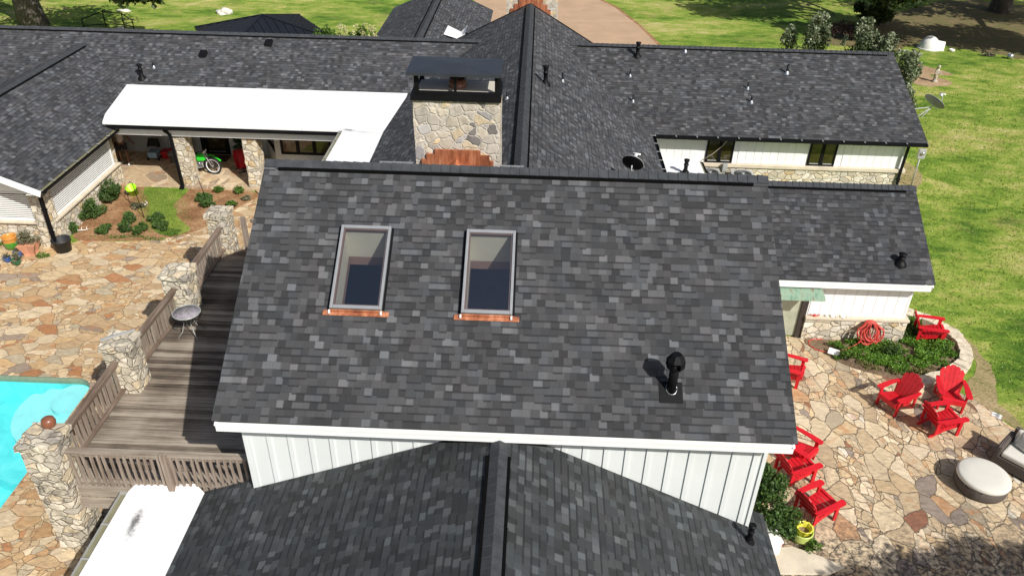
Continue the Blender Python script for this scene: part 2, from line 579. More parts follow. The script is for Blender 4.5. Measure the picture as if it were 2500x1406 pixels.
M['chimstone'] = rubble('chimney_stone', [(0, (0.44, 0.39, 0.31)), (0.15, (0.50, 0.44, 0.35)), (0.35, (0.42, 0.38, 0.32)), (0.55, (0.52, 0.43, 0.29)), (0.70, (0.44, 0.42, 0.39)), (0.76, (0.58, 0.44, 0.26)), (0.82, (0.20, 0.185, 0.17)), (0.90, (0.34, 0.32, 0.31))], (0.50, 0.46, 0.39), 4.0, 0.06, 1.25, 0.10, 0.014)
M['ledge'] = plain('limestone_ledge', (0.55, 0.48, 0.37), 0.85, 0, 0.25, 3, 0.4)
M['flagL'] = flagstone('flagstone_left', [(0, (0.47, 0.33, 0.185)), (0.22, (0.54, 0.405, 0.24)), (0.46, (0.58, 0.46, 0.30)), (0.62, (0.50, 0.34, 0.175)), (0.74, (0.44, 0.27, 0.135)), (0.82, (0.45, 0.37, 0.25)), (0.90, (0.38, 0.185, 0.085)), (0.95, (0.30, 0.23, 0.17))], (0.18, 0.125, 0.072), 1.9, (1, 1.5, 1), 0.35, 0.021)
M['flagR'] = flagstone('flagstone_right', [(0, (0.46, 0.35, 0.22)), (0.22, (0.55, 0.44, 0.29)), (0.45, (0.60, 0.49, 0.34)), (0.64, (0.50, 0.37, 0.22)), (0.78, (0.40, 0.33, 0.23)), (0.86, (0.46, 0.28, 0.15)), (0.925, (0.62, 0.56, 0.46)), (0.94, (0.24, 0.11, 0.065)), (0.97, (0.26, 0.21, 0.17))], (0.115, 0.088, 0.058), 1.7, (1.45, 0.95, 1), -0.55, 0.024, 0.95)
M['flagP'] = flagstone('flagstone_porch', [(0, (0.46, 0.35, 0.22)), (0.3, (0.54, 0.43, 0.29)), (0.6, (0.40, 0.30, 0.19)), (0.85, (0.34, 0.26, 0.18))], (0.48, 0.37, 0.25), 1.2, (1.1, 1.1, 1), 0.2, 0.018)
M['grass'] = grass_mat('lawn_grass')
M['grassy'] = grass_mat('courtyard_grass', 0.25)
M['mulch'] = litter('pine_straw', [(0.09, 0.045, 0.022), (0.31, 0.165, 0.08), (0.56, 0.38, 0.21)], 9, (1, 2.4, 1))
M['worn'] = litter('worn_grass', [(0.13, 0.15, 0.04), (0.30, 0.24, 0.12), (0.44, 0.34, 0.20)], 6, (1, 1.4, 1))
M['tabletop'] = plain('mosaic_top', (0.27, 0.25, 0.27), 0.25, 0, 0.7, 9, 0.1)
M['soil'] = litter('dry_soil', [(0.08, 0.055, 0.035), (0.20, 0.14, 0.09), (0.34, 0.26, 0.17)], 9, (1, 1.5, 1))
M['mulchtan'] = litter('tan_mulch', [(0.14, 0.09, 0.045), (0.38, 0.26, 0.15), (0.58, 0.44, 0.29)], 6)
M['leaflitter'] = litter('leaf_litter', [(0.10, 0.12, 0.03), (0.15, 0.13, 0.06), (0.26, 0.17, 0.10)], 1.6, (1, 2.2, 1))
M['kerb'] = plain('cream_kerb_stone', (0.56, 0.49, 0.37), 0.85, 0, 0.55, 6, 0.5, 0.3, 25)
M['drive'] = plain('brown_concrete', (0.42, 0.29, 0.185), 0.9, 0, 0.22, 0.7, 0.2, 0.3, 30)
M['deck'] = wood('weathered_deck_boards', 'x', [(0.016, 0.012, 0.009), (0.135, 0.108, 0.084), (0.36, 0.31, 0.25)], 30, 0.145)
M['woodx'] = wood('weathered_timber_cross', 'x', [(0.06, 0.04, 0.028), (0.20, 0.16, 0.125), (0.38, 0.33, 0.27)])
M['woody'] = wood('weathered_timber_long', 'y', [(0.03, 0.018, 0.013), (0.115, 0.080, 0.058), (0.26, 0.20, 0.155)])
M['woodz'] = wood('weathered_timber_upright', 'z', [(0.05, 0.032, 0.022), (0.19, 0.145, 0.11), (0.36, 0.30, 0.25)])
M['red'] = plain('red_painted_timber', (0.53, 0.010, 0.018), 0.5, 0, 0.22, 4, 0.05, 0.4)
M['cushion'] = plain('cream_cushion', (0.58, 0.56, 0.50), 0.9, 0, 0.06, 3, 0.3, 0.2, 200)
M['wicker'] = wicker('dark_wicker')
M['pattern'] = pattern_fabric('circle_print_fabric')
M['hose'] = plain('red_hose', (0.50, 0.05, 0.035), 0.5, 0, 0.2, 8, 0)
M['skin'] = plain('brown_skin', (0.20, 0.10, 0.06), 0.55, 0, 0.1, 6, 0.05)
M['shirt'] = plain('pale_tshirt', (0.62, 0.56, 0.55), 0.9, 0, 0.1, 6, 0.1)
M['shorts'] = plain('dark_shorts', (0.02, 0.02, 0.025), 0.9, 0, 0.1, 6, 0.1)
M['hair'] = plain('dark_hair', (0.015, 0.011, 0.009), 0.7, 0, 0.2, 30, 0.3)
M['green'] = plain('bright_green_plastic', (0.03, 0.52, 0.03), 0.35, 0, 0.06, 4, 0)
M['lime'] = plain('lime_plastic', (0.36, 0.75, 0.01), 0.45, 0, 0.06, 4, 0)
M['rubber'] = plain('black_rubber', (0.015, 0.015, 0.016), 0.8, 0, 0.2, 10, 0.2)
M['blackplastic'] = plain('black_plastic', (0.018, 0.019, 0.021), 0.5, 0, 0.15, 5, 0.1)
M['terracotta'] = plain('terracotta', (0.56, 0.27, 0.16), 0.8, 0, 0.2, 4, 0.2)
M['orangeglaze'] = plain('orange_glaze', (0.55, 0.24, 0.05), 0.3, 0, 0.2, 5, 0.05)
M['greenglaze'] = plain('green_glaze', (0.07, 0.26, 0.03), 0.25, 0, 0.4, 5, 0.05)
M['darkgreenglaze'] = plain('dark_green_glaze', (0.02, 0.13, 0.06), 0.3, 0, 0.2, 5, 0.05)
M['blueglaze'] = plain('blue_glaze', (0.05, 0.11, 0.34), 0.25, 0, 0.5, 9, 0.05)
M['yellowglaze'] = plain('yellow_glaze', (0.66, 0.60, 0.07), 0.3, 0, 0.1, 5, 0.05)
M['limeglaze'] = plain('pale_lime_glaze', (0.42, 0.50, 0.13), 0.35, 0, 0.1, 5, 0.05)
M['brownglaze'] = plain('brown_glaze', (0.20, 0.075, 0.04), 0.35, 0, 0.4, 5, 0.05)
M['bone'] = plain('bleached_bone', (0.72, 0.68, 0.60), 0.7, 0, 0.1, 20, 0.2)
M['redmetal'] = plain('red_enamel', (0.42, 0.012, 0.02), 0.35, 0, 0.1, 5, 0)
M['blueitem'] = plain('pale_blue_plastic', (0.22, 0.34, 0.45), 0.5, 0, 0.15, 5, 0)
M['rock'] = plain('pale_rock', (0.56, 0.53, 0.48), 0.9, 0, 0.3, 5, 0.6)
M['doghouse'] = plain('white_moulded_plastic', (0.72, 0.70, 0.66), 0.5, 0, 0.08, 2, 0.05)
M['dishgrey'] = plain('grey_dish_paint', (0.16, 0.175, 0.18), 0.5, 0.1, 0.12, 4, 0.02)
M['glass'] = glass('clear_glass', (0.92, 0.95, 0.95), 0.03, 0.95)
M['skyglass'] = glass('skylight_glass', (0.90, 0.93, 1.0), 0.24, 0.85)
M['darkpane'] = plain('dark_window_glass', (0.035, 0.030, 0.008), 0.06, 0, 0.5, 2, 0, 0.9)
M['brownpane'] = plain('brown_window_glass', (0.075, 0.045, 0.025), 0.08, 0, 0.8, 2.4, 0, 0.8)
M['palepane'] = plain('curtained_glass', (0.36, 0.38, 0.29), 0.15, 0, 0.4, 3, 0, 0.6)
M['room'] = plain('dark_room_floor', (0.16, 0.16, 0.20), 0.7, 0, 0.1, 2, 0)
M['brownband'] = plain('brown_trim', (0.30, 0.19, 0.13), 0.7, 0, 0.1, 2, 0)
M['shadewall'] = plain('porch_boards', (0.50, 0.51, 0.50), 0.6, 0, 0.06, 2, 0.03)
M['pool'] = pool_floor('pool_plaster')
M['poolstep'] = plain('pool_step_plaster', (0.36, 0.76, 0.77), 0.8, 0, 0.16, 3, 0.1)
M['tile'] = plain('pool_waterline_stone', (0.22, 0.25, 0.17), 0.6, 0, 0.3, 9, 0.1)
M['water'] = water_mat('pool_water')
M['seam'] = plain('standing_seam_metal', (0.020, 0.023, 0.029), 0.4, 0.5, 0.15, 2, 0.02)
M['bark'] = bark_mat('oak_bark')
M['oakleaf'] = leafy('oak_leaves', (0.012, 0.024, 0.006), (0.055, 0.085, 0.018), (0.12, 0.14, 0.05), 0.9)
M['shrub'] = leafy('evergreen_shrub_leaves', (0.026, 0.058, 0.014), (0.095, 0.175, 0.035), (0.19, 0.28, 0.08), 2.2, 0.25, fine=14)
M['shrublight'] = leafy('fresh_green_leaves', (0.035, 0.08, 0.012), (0.12, 0.22, 0.03), (0.22, 0.33, 0.08), 2.2, 0.25, fine=14)
M['silver'] = leafy('silver_backed_leaves', (0.035, 0.055, 0.022), (0.16, 0.20, 0.10), (0.55, 0.57, 0.48), 1.2, 0.2, fine=3)
M['shoot'] = leafy('silvery_new_leaves', (0.16, 0.19, 0.10), (0.34, 0.38, 0.26), (0.58, 0.61, 0.50), 3, 0.15)
M['sage'] = leafy('grey_green_herb', (0.07, 0.07, 0.035), (0.22, 0.21, 0.13), (0.42, 0.40, 0.30), 3, 0.15, fine=16)
M['flower'] = leafy('cream_flowers', (0.45, 0.42, 0.20), (0.70, 0.68, 0.36), (0.85, 0.84, 0.6), 3, 0.2)
M['groundcover'] = leafy('low_ground_cover', (0.05, 0.12, 0.018), (0.20, 0.37, 0.045), (0.34, 0.52, 0.10), 0.9, 0.3, fine=5)
M['drygrass'] = leafy('dry_grass_blades', (0.10, 0.10, 0.03), (0.26, 0.24, 0.09), (0.40, 0.34, 0.18), 2, 0.2)
M['blade'] = leafy('grass_blades', (0.13, 0.20, 0.030), (0.25, 0.33, 0.060), (0.42, 0.43, 0.14), 0.6, 0.2)


# ------------------------------------------------------------ mesh builder
class MB:
    def __init__(s):
        s.v, s.f, s.mi, s.uv = [], [], [], {}
        s.cur = 0
        s.smooth = set()

    def add(s, vs, fs, smooth=False):
        b = len(s.v)
        s.v += [tuple(v) for v in vs]
        for f in fs:
            if smooth:
                s.smooth.add(len(s.f))
            s.f.append(tuple(b + i for i in f))
            s.mi.append(s.cur)
        return b

    def box(s, x0, x1, y0, y1, z0, z1, mtx=None):
        vs = [Vector(p) for p in ((x0, y0, z0), (x1, y0, z0), (x1, y1, z0), (x0, y1, z0), (x0, y0, z1), (x1, y0, z1), (x1, y1, z1), (x0, y1, z1))]
        if mtx:
            vs = [mtx @ v for v in vs]
        s.add(vs, [(0, 3, 2, 1), (4, 5, 6, 7), (0, 1, 5, 4), (1, 2, 6, 5), (2, 3, 7, 6), (3, 0, 4, 7)])
        return s

    def beam(s, a, b, wd, ht, up=(0, 0, 1)):
        a, b = Vector(a), Vector(b)
        d = (b - a)
        L = d.length
        d.normalize()
        u = Vector(up)
        sd = d.cross(u)
        if sd.length < 1e-4:
            sd = d.cross(Vector((1, 0, 0)))
        sd.normalize()
        u = sd.cross(d)
        m = Matrix(((d.x, sd.x, u.x, a.x), (d.y, sd.y, u.y, a.y), (d.z, sd.z, u.z, a.z), (0, 0, 0, 1)))
        return s.box(0, L, -wd / 2, wd / 2, -ht / 2, ht / 2, m)

    def tube(s, pts, r, n=8, cap=True):
        pts = [Vector(p) for p in pts]
        rs = r if isinstance(r, (list, tuple)) else [r] * len(pts)
        vs, fs = [], []
        ref = None
        for i, p in enumerate(pts):
            t = (pts[min(i + 1, len(pts) - 1)] - pts[max(i - 1, 0)]).normalized()
            if ref is None:
                ref = Vector((0, 0, 1)) if abs(t.z) < 0.9 else Vector((1, 0, 0))
            a = t.cross(ref)
            if a.length < 1e-5:
                a = t.cross(Vector((0, 1, 0)))
            a.normalize()
            b = a.cross(t)
            ref = b
            for k in range(n):
                an = 2 * pi * k / n
                vs.append(p + (a * cos(an) + b * sin(an)) * rs[i])
        for i in range(len(pts) - 1):
            for k in range(n):
                fs.append((i * n + k, i * n + (k + 1) % n, (i + 1) * n + (k + 1) % n, (i + 1) * n + k))
        s.add(vs, fs, True)
        if cap:
            b0 = len(s.v) - len(vs)
            s.f.append(tuple(b0 + k for k in range(n - 1, -1, -1)))
            s.mi.append(s.cur)
            s.f.append(tuple(b0 + (len(pts) - 1) * n + k for k in range(n)))
            s.mi.append(s.cur)
        return s

    def lathe(s, prof, n=24, cx=0, cy=0, wave=None, mtx=None):
        vs, fs = [], []
        for (r, z) in prof:
            for k in range(n):
                a = 2 * pi * k / n
                rr = r * (wave(a, z) if wave else 1)
                v = Vector((cx + rr * cos(a), cy + rr * sin(a), z))
                vs.append(mtx @ v if mtx else v)
        for i in range(len(prof) - 1):
            for k in range(n):
                fs.append((i * n + k, i * n + (k + 1) % n, (i + 1) * n + (k + 1) % n, (i + 1) * n + k))
        s.add(vs, fs, True)
        return s

    def prism(s, poly, z0, z1, bottom=True):
        n = len(poly)
        area = sum(poly[i][0] * poly[(i + 1) % n][1] - poly[(i + 1) % n][0] * poly[i][1] for i in range(n))
        if area < 0:
            poly = poly[::-1]
        vs = [(x, y, z0) for x, y in poly] + [(x, y, z1) for x, y in poly]
        fs = [tuple(range(n, 2 * n))]
        if bottom:
            fs.append(tuple(range(n - 1, -1, -1)))
        fs += [(i, (i + 1) % n, n + (i + 1) % n, n + i) for i in range(n)]
        s.add(vs, fs)
        return s

    def build(s, name, mats, parent=None, bevel=0.0, solid=0.0, rugged=0.0):
        if not isinstance(mats, (list, tuple)):
            mats = [mats]
        off = Vector((0, 0, 0))
        q = parent
        while q is not None:
            off += Vector(q.location)
            q = q.parent
        if s.local:
            off = Vector((0, 0, 0))
        me = bpy.data.meshes.new(name)
        me.from_pydata([(v[0] - off.x, v[1] - off.y, v[2] - off.z) for v in s.v], [], s.f)
        for m in mats:
            me.materials.append(m if not isinstance(m, str) else M[m])
        for i, p in enumerate(me.polygons):
            p.material_index = s.mi[i]
            p.use_smooth = i in s.smooth
        if s.uv:
            ul = me.uv_layers.new(name='UVMap')
            for i, p in enumerate(me.polygons):
                if i in s.uv:
                    for li, c in zip(p.loop_indices, s.uv[i]):
                        ul.data[li].uv = c
        me.update()
        o = bpy.data.objects.new(name, me)
        C.objects.link(o)
        if parent is not None:
            o.parent = parent
        if rugged:
            bm = bmesh.new()
            bm.from_mesh(me)
            bmesh.ops.remove_doubles(bm, verts=bm.verts, dist=1e-4)
            bmesh.ops.subdivide_edges(bm, edges=[e for e in bm.edges if e.calc_length() > 0.3], cuts=1, use_grid_fill=True)
            for _ in range(3):
                bmesh.ops.subdivide_edges(bm, edges=[e for e in bm.edges if e.calc_length() > 0.14], cuts=1, use_grid_fill=True)
            bmesh.ops.triangulate(bm, faces=bm.faces)
            for v in bm.verts:
                n = noise.noise_vector((v.co + off) * 5.0) * rugged + noise.noise_vector((v.co + off) * 13.0) * rugged * 0.5
                v.co += n
            bm.to_mesh(me)
            bm.free()
        if bevel:
            md = o.modifiers.new('Bevel', 'BEVEL')
            md.width = bevel
            md.segments = 2
            md.limit_method = 'ANGLE'
        return o

    local = False


class LB(MB):
    local = True


def empty(name, loc, label, cat, group=None, rz=0):
    o = bpy.data.objects.new(name, None)
    C.objects.link(o)
    o.location = loc
    o.rotation_euler = (0, 0, rz)
    o.empty_display_size = 0.2
    tag(o, label, cat, group)
    return o


def tag(o, label=None, cat=None, group=None, kind=None):
    if label:
        o['label'] = label
    if cat:
        o['category'] = cat
    if group:
        o['group'] = group
    if kind:
        o['kind'] = kind
    return o


def relabel(o, label):
    o['label'] = label
    return o


def copy_tree(o, loc, rz=0, label=None, scale=None):
    def rec(x, par):
        c = x.copy()
        C.objects.link(c)
        c.parent = par
        for ch in x.children:
            rec(ch, c)
        return c
    c = rec(o, None)
    c.location = loc
    c.rotation_euler = (0, 0, rz)
    if scale:
        c.scale = (scale,) * 3
    if label:
        c['label'] = label
    return c


def roof_mesh(b, poly, thick=0.06, holes=None):
    """sloping slab: top polygon with shingle UVs in metres, plus underside and edges"""
    P = [Vector(p) for p in poly]
    n = Vector((0, 0, 0))
    for i in range(len(P)):
        a, c = P[i], P[(i + 1) % len(P)]
        n += a.cross(c)
    n.normalize()
    if n.z < 0:
        P = P[::-1]
        n = -n
    u = Vector((0, 0, 1)).cross(n).normalized()
    v = n.cross(u).normalized()
    if v.z < 0:
        v = -v
    vmin = min(p.dot(v) for p in P)
    loops = [P] + [[Vector(q) for q in h] for h in (holes or [])]
    tri = tessellate_polygon(loops)
    flat = [p for L in loops for p in L]
    base = len(b.v)
    b.v += [tuple(p) for p in flat] + [tuple(p - n * thick) for p in flat]
    N = len(flat)

    def face(f, mi, uvs=False):
        if uvs:
            b.uv[len(b.f)] = [(Vector(b.v[i]).dot(u), Vector(b.v[i]).dot(v) - vmin) for i in f]
        b.f.append(f)
        b.mi.append(mi)
    for t in tri:
        a, c, d = [flat[i] for i in t]
        if (c - a).cross(d - a).dot(n) < 0:
            t = t[::-1]
        face(tuple(base + i for i in t), 0, True)
        face(tuple(base + N + i for i in reversed(t)), 1)
    k = 0
    for L in loops:
        m = len(L)
        for i in range(m):
            a, c = k + i, k + (i + 1) % m
            face((base + a, base + N + a, base + N + c, base + c), 2)
        k += m
    return b


def roof(name, polys, parent, label=None, mat='shA', thick=0.06, holes=None):
    b = MB()
    for i, p in enumerate(polys):
        roof_mesh(b, p, thick, holes if i == 0 else None)
    o = b.build(name, [mat, 'white', 'cap'], parent)
    if label:
        o['label'] = label
    return o


def ridge_cap(a, c, parent, wl, wr, hw=0.17, step=0.2, vent=True, vents=('l', 'r')):
    """overlapping cap shingles along a ridge; wl / wr are slope vectors (downwards) on each side"""
    a, c = Vector(a), Vector(c)
    d = (c - a)
    L = d.length
    d.normalize()
    wl, wr = Vector(wl).normalized(), Vector(wr).normalized()
    b = MB()
    n = int(L / step)
    for i in range(n):
        p = a + d * (i * L / n)
        q = a + d * ((i + 1) * L / n + 0.02)
        h0, h1 = 0.075 + random.uniform(0, .006), 0.060
        up = Vector((0, 0, 1))
        mid = 0.012
        vs = [p + wl * hw + up * h0, p + up * (h0 + mid), p + wr * hw + up * h0,
              q + wl * hw + up * h1, q + up * (h1 + mid), q + wr * hw + up * h1]
        vs += [x - up * 0.02 for x in vs]
        b.add(vs, [(0, 1, 4, 3), (1, 2, 5, 4), (0, 3, 9, 6), (2, 8, 11, 5), (0, 6, 7, 1), (1, 7, 8, 2), (3, 4, 10, 9), (4, 5, 11, 10)])
    o = b.build('ridge_cap', 'cap', parent)
    if vent:
        v = MB()
        up = Vector((0, 0, 1))
        for side, wv in (('l', wl), ('r', wr)):
            if side in vents:
                v.beam(a + d * 0.3 + wv * (hw + 0.012) + up * 0.03, c - d * 0.3 + wv * (hw + 0.012) + up * 0.03, 0.09, 0.075)
        v.build('ridge_vent', 'ventmesh', parent)
    return o


def foliage(b, c, r, n, leaf, flat=0.0, hollow=0.35, clumps=0, seed=0, shape=None):
    """many small leaf faces spread through an uneven crown"""
    rnd = random.Random(seed)
    c = Vector(c)
    r = Vector(r) if not isinstance(r, (int, float)) else Vector((r, r, r))
    cl = []
    for _ in range(clumps or 1):
        if clumps:
            while True:
                q = Vector((rnd.uniform(-1, 1), rnd.uniform(-1, 1), rnd.uniform(-1, 1)))
                if 0.25 < q.length < 1:
                    break
            cl.append((q * 0.72, rnd.uniform(0.26, 0.5)))
        else:
            cl.append((Vector((0, 0, 0)), 1.0))
    for i in range(n):
        q0, rr = cl[rnd.randrange(len(cl))]
        q = Vector((rnd.gauss(0, 1), rnd.gauss(0, 1), rnd.gauss(0, 1))).normalized() * (rnd.uniform(hollow, 1) ** 0.6) * rr
        q = q0 + q
        p = c + Vector((q.x * r.x, q.y * r.y, q.z * r.z))
        if p.z < 0.02:
            p.z = 0.02 + rnd.random() * 0.05
        d = Vector((rnd.gauss(0, 1), rnd.gauss(0, 1), rnd.gauss(0, 0.7) + 0.35)).normalized()
        sd = d.cross(Vector((rnd.gauss(0, 1), rnd.gauss(0, 1), rnd.gauss(0, 1)))).normalized()
        L = leaf * rnd.uniform(0.6, 1.3)
        W = L * rnd.uniform(0.32, 0.5)
        n_ = d.cross(sd)
        b.add([p, p + d * L * .5 + sd * W + n_ * L * .1, p + d * L, p + d * L * .5 - sd * W + n_ * L * .1], [(0, 1, 2, 3)])
    return b


def branches(b, base, top, r0, n, spread, seed=0):
    rnd = random.Random(seed)
    base, top = Vector(base), Vector(top)
    m = base.lerp(top, 0.5) + Vector((rnd.uniform(-.1, .1), rnd.uniform(-.1, .1), 0)) * (top - base).length
    b.tube([base - Vector((0, 0, .05)), base.lerp(m, .5), m, top], [r0 * 1.25, r0, r0 * 0.75, r0 * 0.3], 8)
    for i in range(n):
        t = rnd.uniform(0.3, 0.9)
        p = base.lerp(top, t)
        a = rnd.uniform(0, 2 * pi)
        q = p + Vector((cos(a) * spread.x, sin(a) * spread.y, spread.z * rnd.uniform(.2, .8))) * rnd.uniform(.5, .85)
        mid = p.lerp(q, .5) + Vector((0, 0, -0.06 * spread.z))
        b.tube([p, mid, q], [r0 * .5 * (1 - t * .4), r0 * .3, r0 * .1], 6)
    return b


# ============================================================ THE SETTING
PX0, PX1, PY0, PY1 = -26.0, -11.62, 7.0, 16.32


def pool_outline(g=0.0, n=7):
    r = 0.55
    pts = [(PX0 - g, PY0 - g), (PX1 + g, PY0 - g)]
    cx, cy = PX1 - r, PY1 - r
    for k in range(n + 1):
        a = pi / 2 * k / n
        pts.append((cx + (r + g) * cos(a), cy + (r + g) * sin(a)))
    pts.append((PX0 - g, PY1 + g))
    return pts


def sheet(name, outer, z, mat, holes=(), thick=0.0, kind='structure'):
    loops = [[Vector((x, y, z)) for x, y in outer]] + [[Vector((x, y, z)) for x, y in h] for h in holes]
    tri = tessellate_polygon(loops)
    b = MB()
    flat = [p for L in loops for p in L]
    b.v = [tuple(p) for p in flat]
    for t in tri:
        a, c, d = [flat[i] for i in t]
        if (c - a).cross(d - a).z < 0:
            t = t[::-1]
        b.f.append(tuple(t))
        b.mi.append(0)
    if thick:
        k = 0
        for L in loops:
            m = len(L)
            bb = len(b.v)
            b.v += [(p.x, p.y, z - thick) for p in L]
            for i in range(m):
                b.f.append((k + i, bb + i, bb + (i + 1) % m, k + (i + 1) % m))
                b.mi.append(0)
            k += m
    o = b.build(name, mat)
    if kind:
        o['kind'] = kind
    return o


def smooth_loop(pts, n=6):
    out = []
    m = len(pts)
    for i in range(m):
        p0, p1, p2, p3 = [Vector((*pts[(i + k - 1) % m], 0)) for k in range(4)]
        for j in range(n):
            t = j / n
            q = 0.5 * ((2 * p1) + (-p0 + p2) * t + (2 * p0 - 5 * p1 + 4 * p2 - p3) * t * t + (-p0 + 3 * p1 - 3 * p2 + p3) * t ** 3)
            out.append((q.x, q.y))
    return out


def ragged(pts, amp=.16, step=.25, sd=0):
    out = []
    m = len(pts)
    for i in range(m):
        a, c = Vector((*pts[i], 0)), Vector((*pts[(i + 1) % m], 0))
        n_ = max(1, int((c - a).length / step))
        for k in range(n_):
            p = a.lerp(c, k / n_)
            q = noise.noise_vector(p * 1.3 + Vector((sd, 0, 0))) * amp + noise.noise_vector(p * 5) * amp * .6
            out.append((p.x + q.x, p.y + q.y))
    return out


sheet('lawn', [(-900, -300), (900, -300), (900, 1500), (-900, 1500)], 0.0, 'grass', [pool_outline(0.02)])
sheet('pool_patio', [(-40, 3), (-5.2, 3), (-5.2, 22.3), (-8.2, 22.6), (-10.6, 28.2), (-10.8, 27.95), (-11.25, 26.2), (-11.8, 24.95), (-12.4, 24.3), (-13.2, 23.9),
                     (-14.2, 23.72), (-15.2, 23.68), (-15.75, 23.72), (-16.1, 23.3), (-40, 23.3)], 0.012, 'flagL', [pool_outline(0.0)], 0.02)
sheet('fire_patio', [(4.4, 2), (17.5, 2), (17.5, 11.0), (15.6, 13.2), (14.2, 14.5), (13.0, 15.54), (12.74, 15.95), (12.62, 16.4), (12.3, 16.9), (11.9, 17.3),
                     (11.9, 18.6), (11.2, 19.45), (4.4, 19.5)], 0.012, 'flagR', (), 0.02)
sheet('driveway', [(-4.5, 66), (-5.0, 45), (4.5, 39), (7.9, 45), (7.75, 50.5), (7.0, 55), (5.75, 60), (4.2, 63.5), (1.5, 68)], 0.012, 'drive', (), 0.02)
jl = MB()
jl.beam((0.3, 55.4, 0.0135), (6.9, 56.2, 0.0135), 0.05, 0.004)
o = jl.build('driveway_joint', plain('pale_joint', (0.52, 0.40, 0.28), 0.9))
o['kind'] = 'structure'
# dry grass verge along the driveway
sheet('soil_verge', [(7.75, 45), (8.05, 45), (8.0, 50.5), (7.2, 55.2), (5.95, 60.2), (4.4, 63.7), (4.2, 63.5), (5.75, 60), (7.0, 55), (7.75, 50.5)], 0.006, 'mulch')
# courtyard bed
bedL = smooth_loop([(-16.1, 23.85), (-14.4, 23.78), (-13.2, 23.95), (-12.2, 24.45), (-11.6, 25.3), (-11.1, 26.6), (-10.75, 27.8), (-13.0, 28.05), (-16.1, 28.0), (-16.4, 26)], 5)
sheet('mulch_bed', bedL, 0.03, 'mulch', (), 0.03)
sheet('grass_patch', ragged(smooth_loop([(-15.3, 27.95), (-14.2, 28.0), (-13.45, 27.9), (-13.6, 26.6), (-13.0, 25.5), (-12.2, 24.75), (-12.6, 24.25), (-13.2, 24.3), (-13.7, 24.9), (-14.3, 25.9), (-14.7, 26.9)], 4), .10, .12), 0.042, 'grassy')
bedR = smooth_loop([(8.55, 19.45), (8.75, 18.8), (9.3, 18.15), (10.2, 17.72), (10.8, 17.55), (11.7, 17.85), (12.5, 18.45), (12.85, 19.2), (12.7, 20.1), (12.2, 20.7), (11.4, 20.6)], 5)
sheet('soil_bed', bedR, 0.03, 'soil', (), 0.02)
sheet('soil_strip', ragged(smooth_loop([(13.25, 20.4), (13.55, 19.4), (13.4, 18.2), (13.1, 17.2), (13.0, 16.5), (13.2, 15.6), (13.9, 15.0), (13.0, 15.5), (12.6, 16.3), (12.3, 17.2), (13.0, 18.2), (13.3, 19.2)], 4), .16), 0.006, 'worn')
sheet('mulch_ring', ragged(smooth_loop([(21.5, 44.1), (22.5, 43.9), (23.4, 44.2), (23.8, 44.8), (23.2, 45.5), (23.0, 46.1), (24.4, 46.2), (23.6, 47.6), (22.8, 48.2), (21.8, 47.2), (21.2, 45.5)], 5), .2), 0.008, 'mulchtan')
sheet('leaf_litter', ragged(smooth_loop([(18.2, 52.6), (20.5, 51.2), (23, 50.5), (25.0, 52.2), (28, 51.6), (32, 49.0), (38, 52), (42, 60), (34, 66), (27, 61), (23, 57), (20, 57)], 5), .7, .5), 0.007, 'leaflitter')
sheet('bare_soil', ragged(smooth_loop([(15.6, 33.2), (16.6, 33.0), (16.9, 31.8), (16.2, 30.6), (15.5, 29.4), (15.0, 29.6), (15.0, 32)], 4), .25), 0.006, 'worn')

# pool shell, water, steps
b = MB()
po = pool_outline(0.0)
n = len(po)
b.prism(po, -1.35, -1.3)
for i in range(n):
    (ax, ay), (bx, by) = po[i], po[(i + 1) % n]
    b.cur = 1
    b.add([(ax, ay, 0.0), (bx, by, 0.0), (bx, by, -0.22), (ax, ay, -0.22)], [(0, 1, 2, 3)])
    b.cur = 0
    b.add([(ax, ay, -0.22), (bx, by, -0.22), (bx, by, -1.3), (ax, ay, -1.3)], [(0, 1, 2, 3)])
pool = b.build('pool_shell', ['pool', 'tile'])
pool['kind'] = 'structure'
for k, (R, z) in enumerate([(0.62, -0.25), (1.15, -0.42), (1.65, -0.62), (2.5, -0.95)]):
    b = MB()
    cx, cy = PX1 - 0.40, PY1 - 0.52
    b.prism([(min(cx + R * cos(2 * pi * j / 48), PX1 - .003), min(cy + R * sin(2 * pi * j / 48), PY1 - .003)) for j in range(48)], -1.3 + k * .002, z, bottom=False)
    o = b.build('pool_step', 'poolstep' if k < 3 else 'pool')
    o['kind'] = 'structure'
b = MB()
b.add([(x, y, -0.13) for x, y in pool_outline(-0.004)], [tuple(range(n))])
o = b.build('pool_water', 'water')
o['kind'] = 'structure'

# ============================================================ THE HOUSE
H = empty('house', (0, 20, 0), 'sprawling single storey house with dark grey shingle roofs, white siding and limestone bases', 'house')


def part(b, name, mat, label=None, parent=H, **k):
    o = b.build(name, mat, parent, **k)
    if label:
        o['label'] = label
    return o


# ---- main raised block -------------------------------------------------
SA = 0.6157
holesA = []
for (x0, x1) in ((-3.60, -2.74), (-1.14, -0.30)):
    ya, yb = 12.12, 13.52
    holesA.append([(x0, ya, 4.4 + (ya - 10.19) * SA), (x1, ya, 4.4 + (ya - 10.19) * SA), (x1, yb, 4.4 + (yb - 10.19) * SA), (x0, yb, 4.4 + (yb - 10.19) * SA)])
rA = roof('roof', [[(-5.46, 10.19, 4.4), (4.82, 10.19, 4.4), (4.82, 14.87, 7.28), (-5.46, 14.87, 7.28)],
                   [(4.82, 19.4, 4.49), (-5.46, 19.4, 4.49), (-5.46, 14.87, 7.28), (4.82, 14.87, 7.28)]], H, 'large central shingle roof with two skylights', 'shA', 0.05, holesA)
ridge_cap((-5.46, 14.87, 7.24), (4.82, 14.87, 7.24), rA, (0, -1, -SA), (0, 1, -SA))
b = MB()
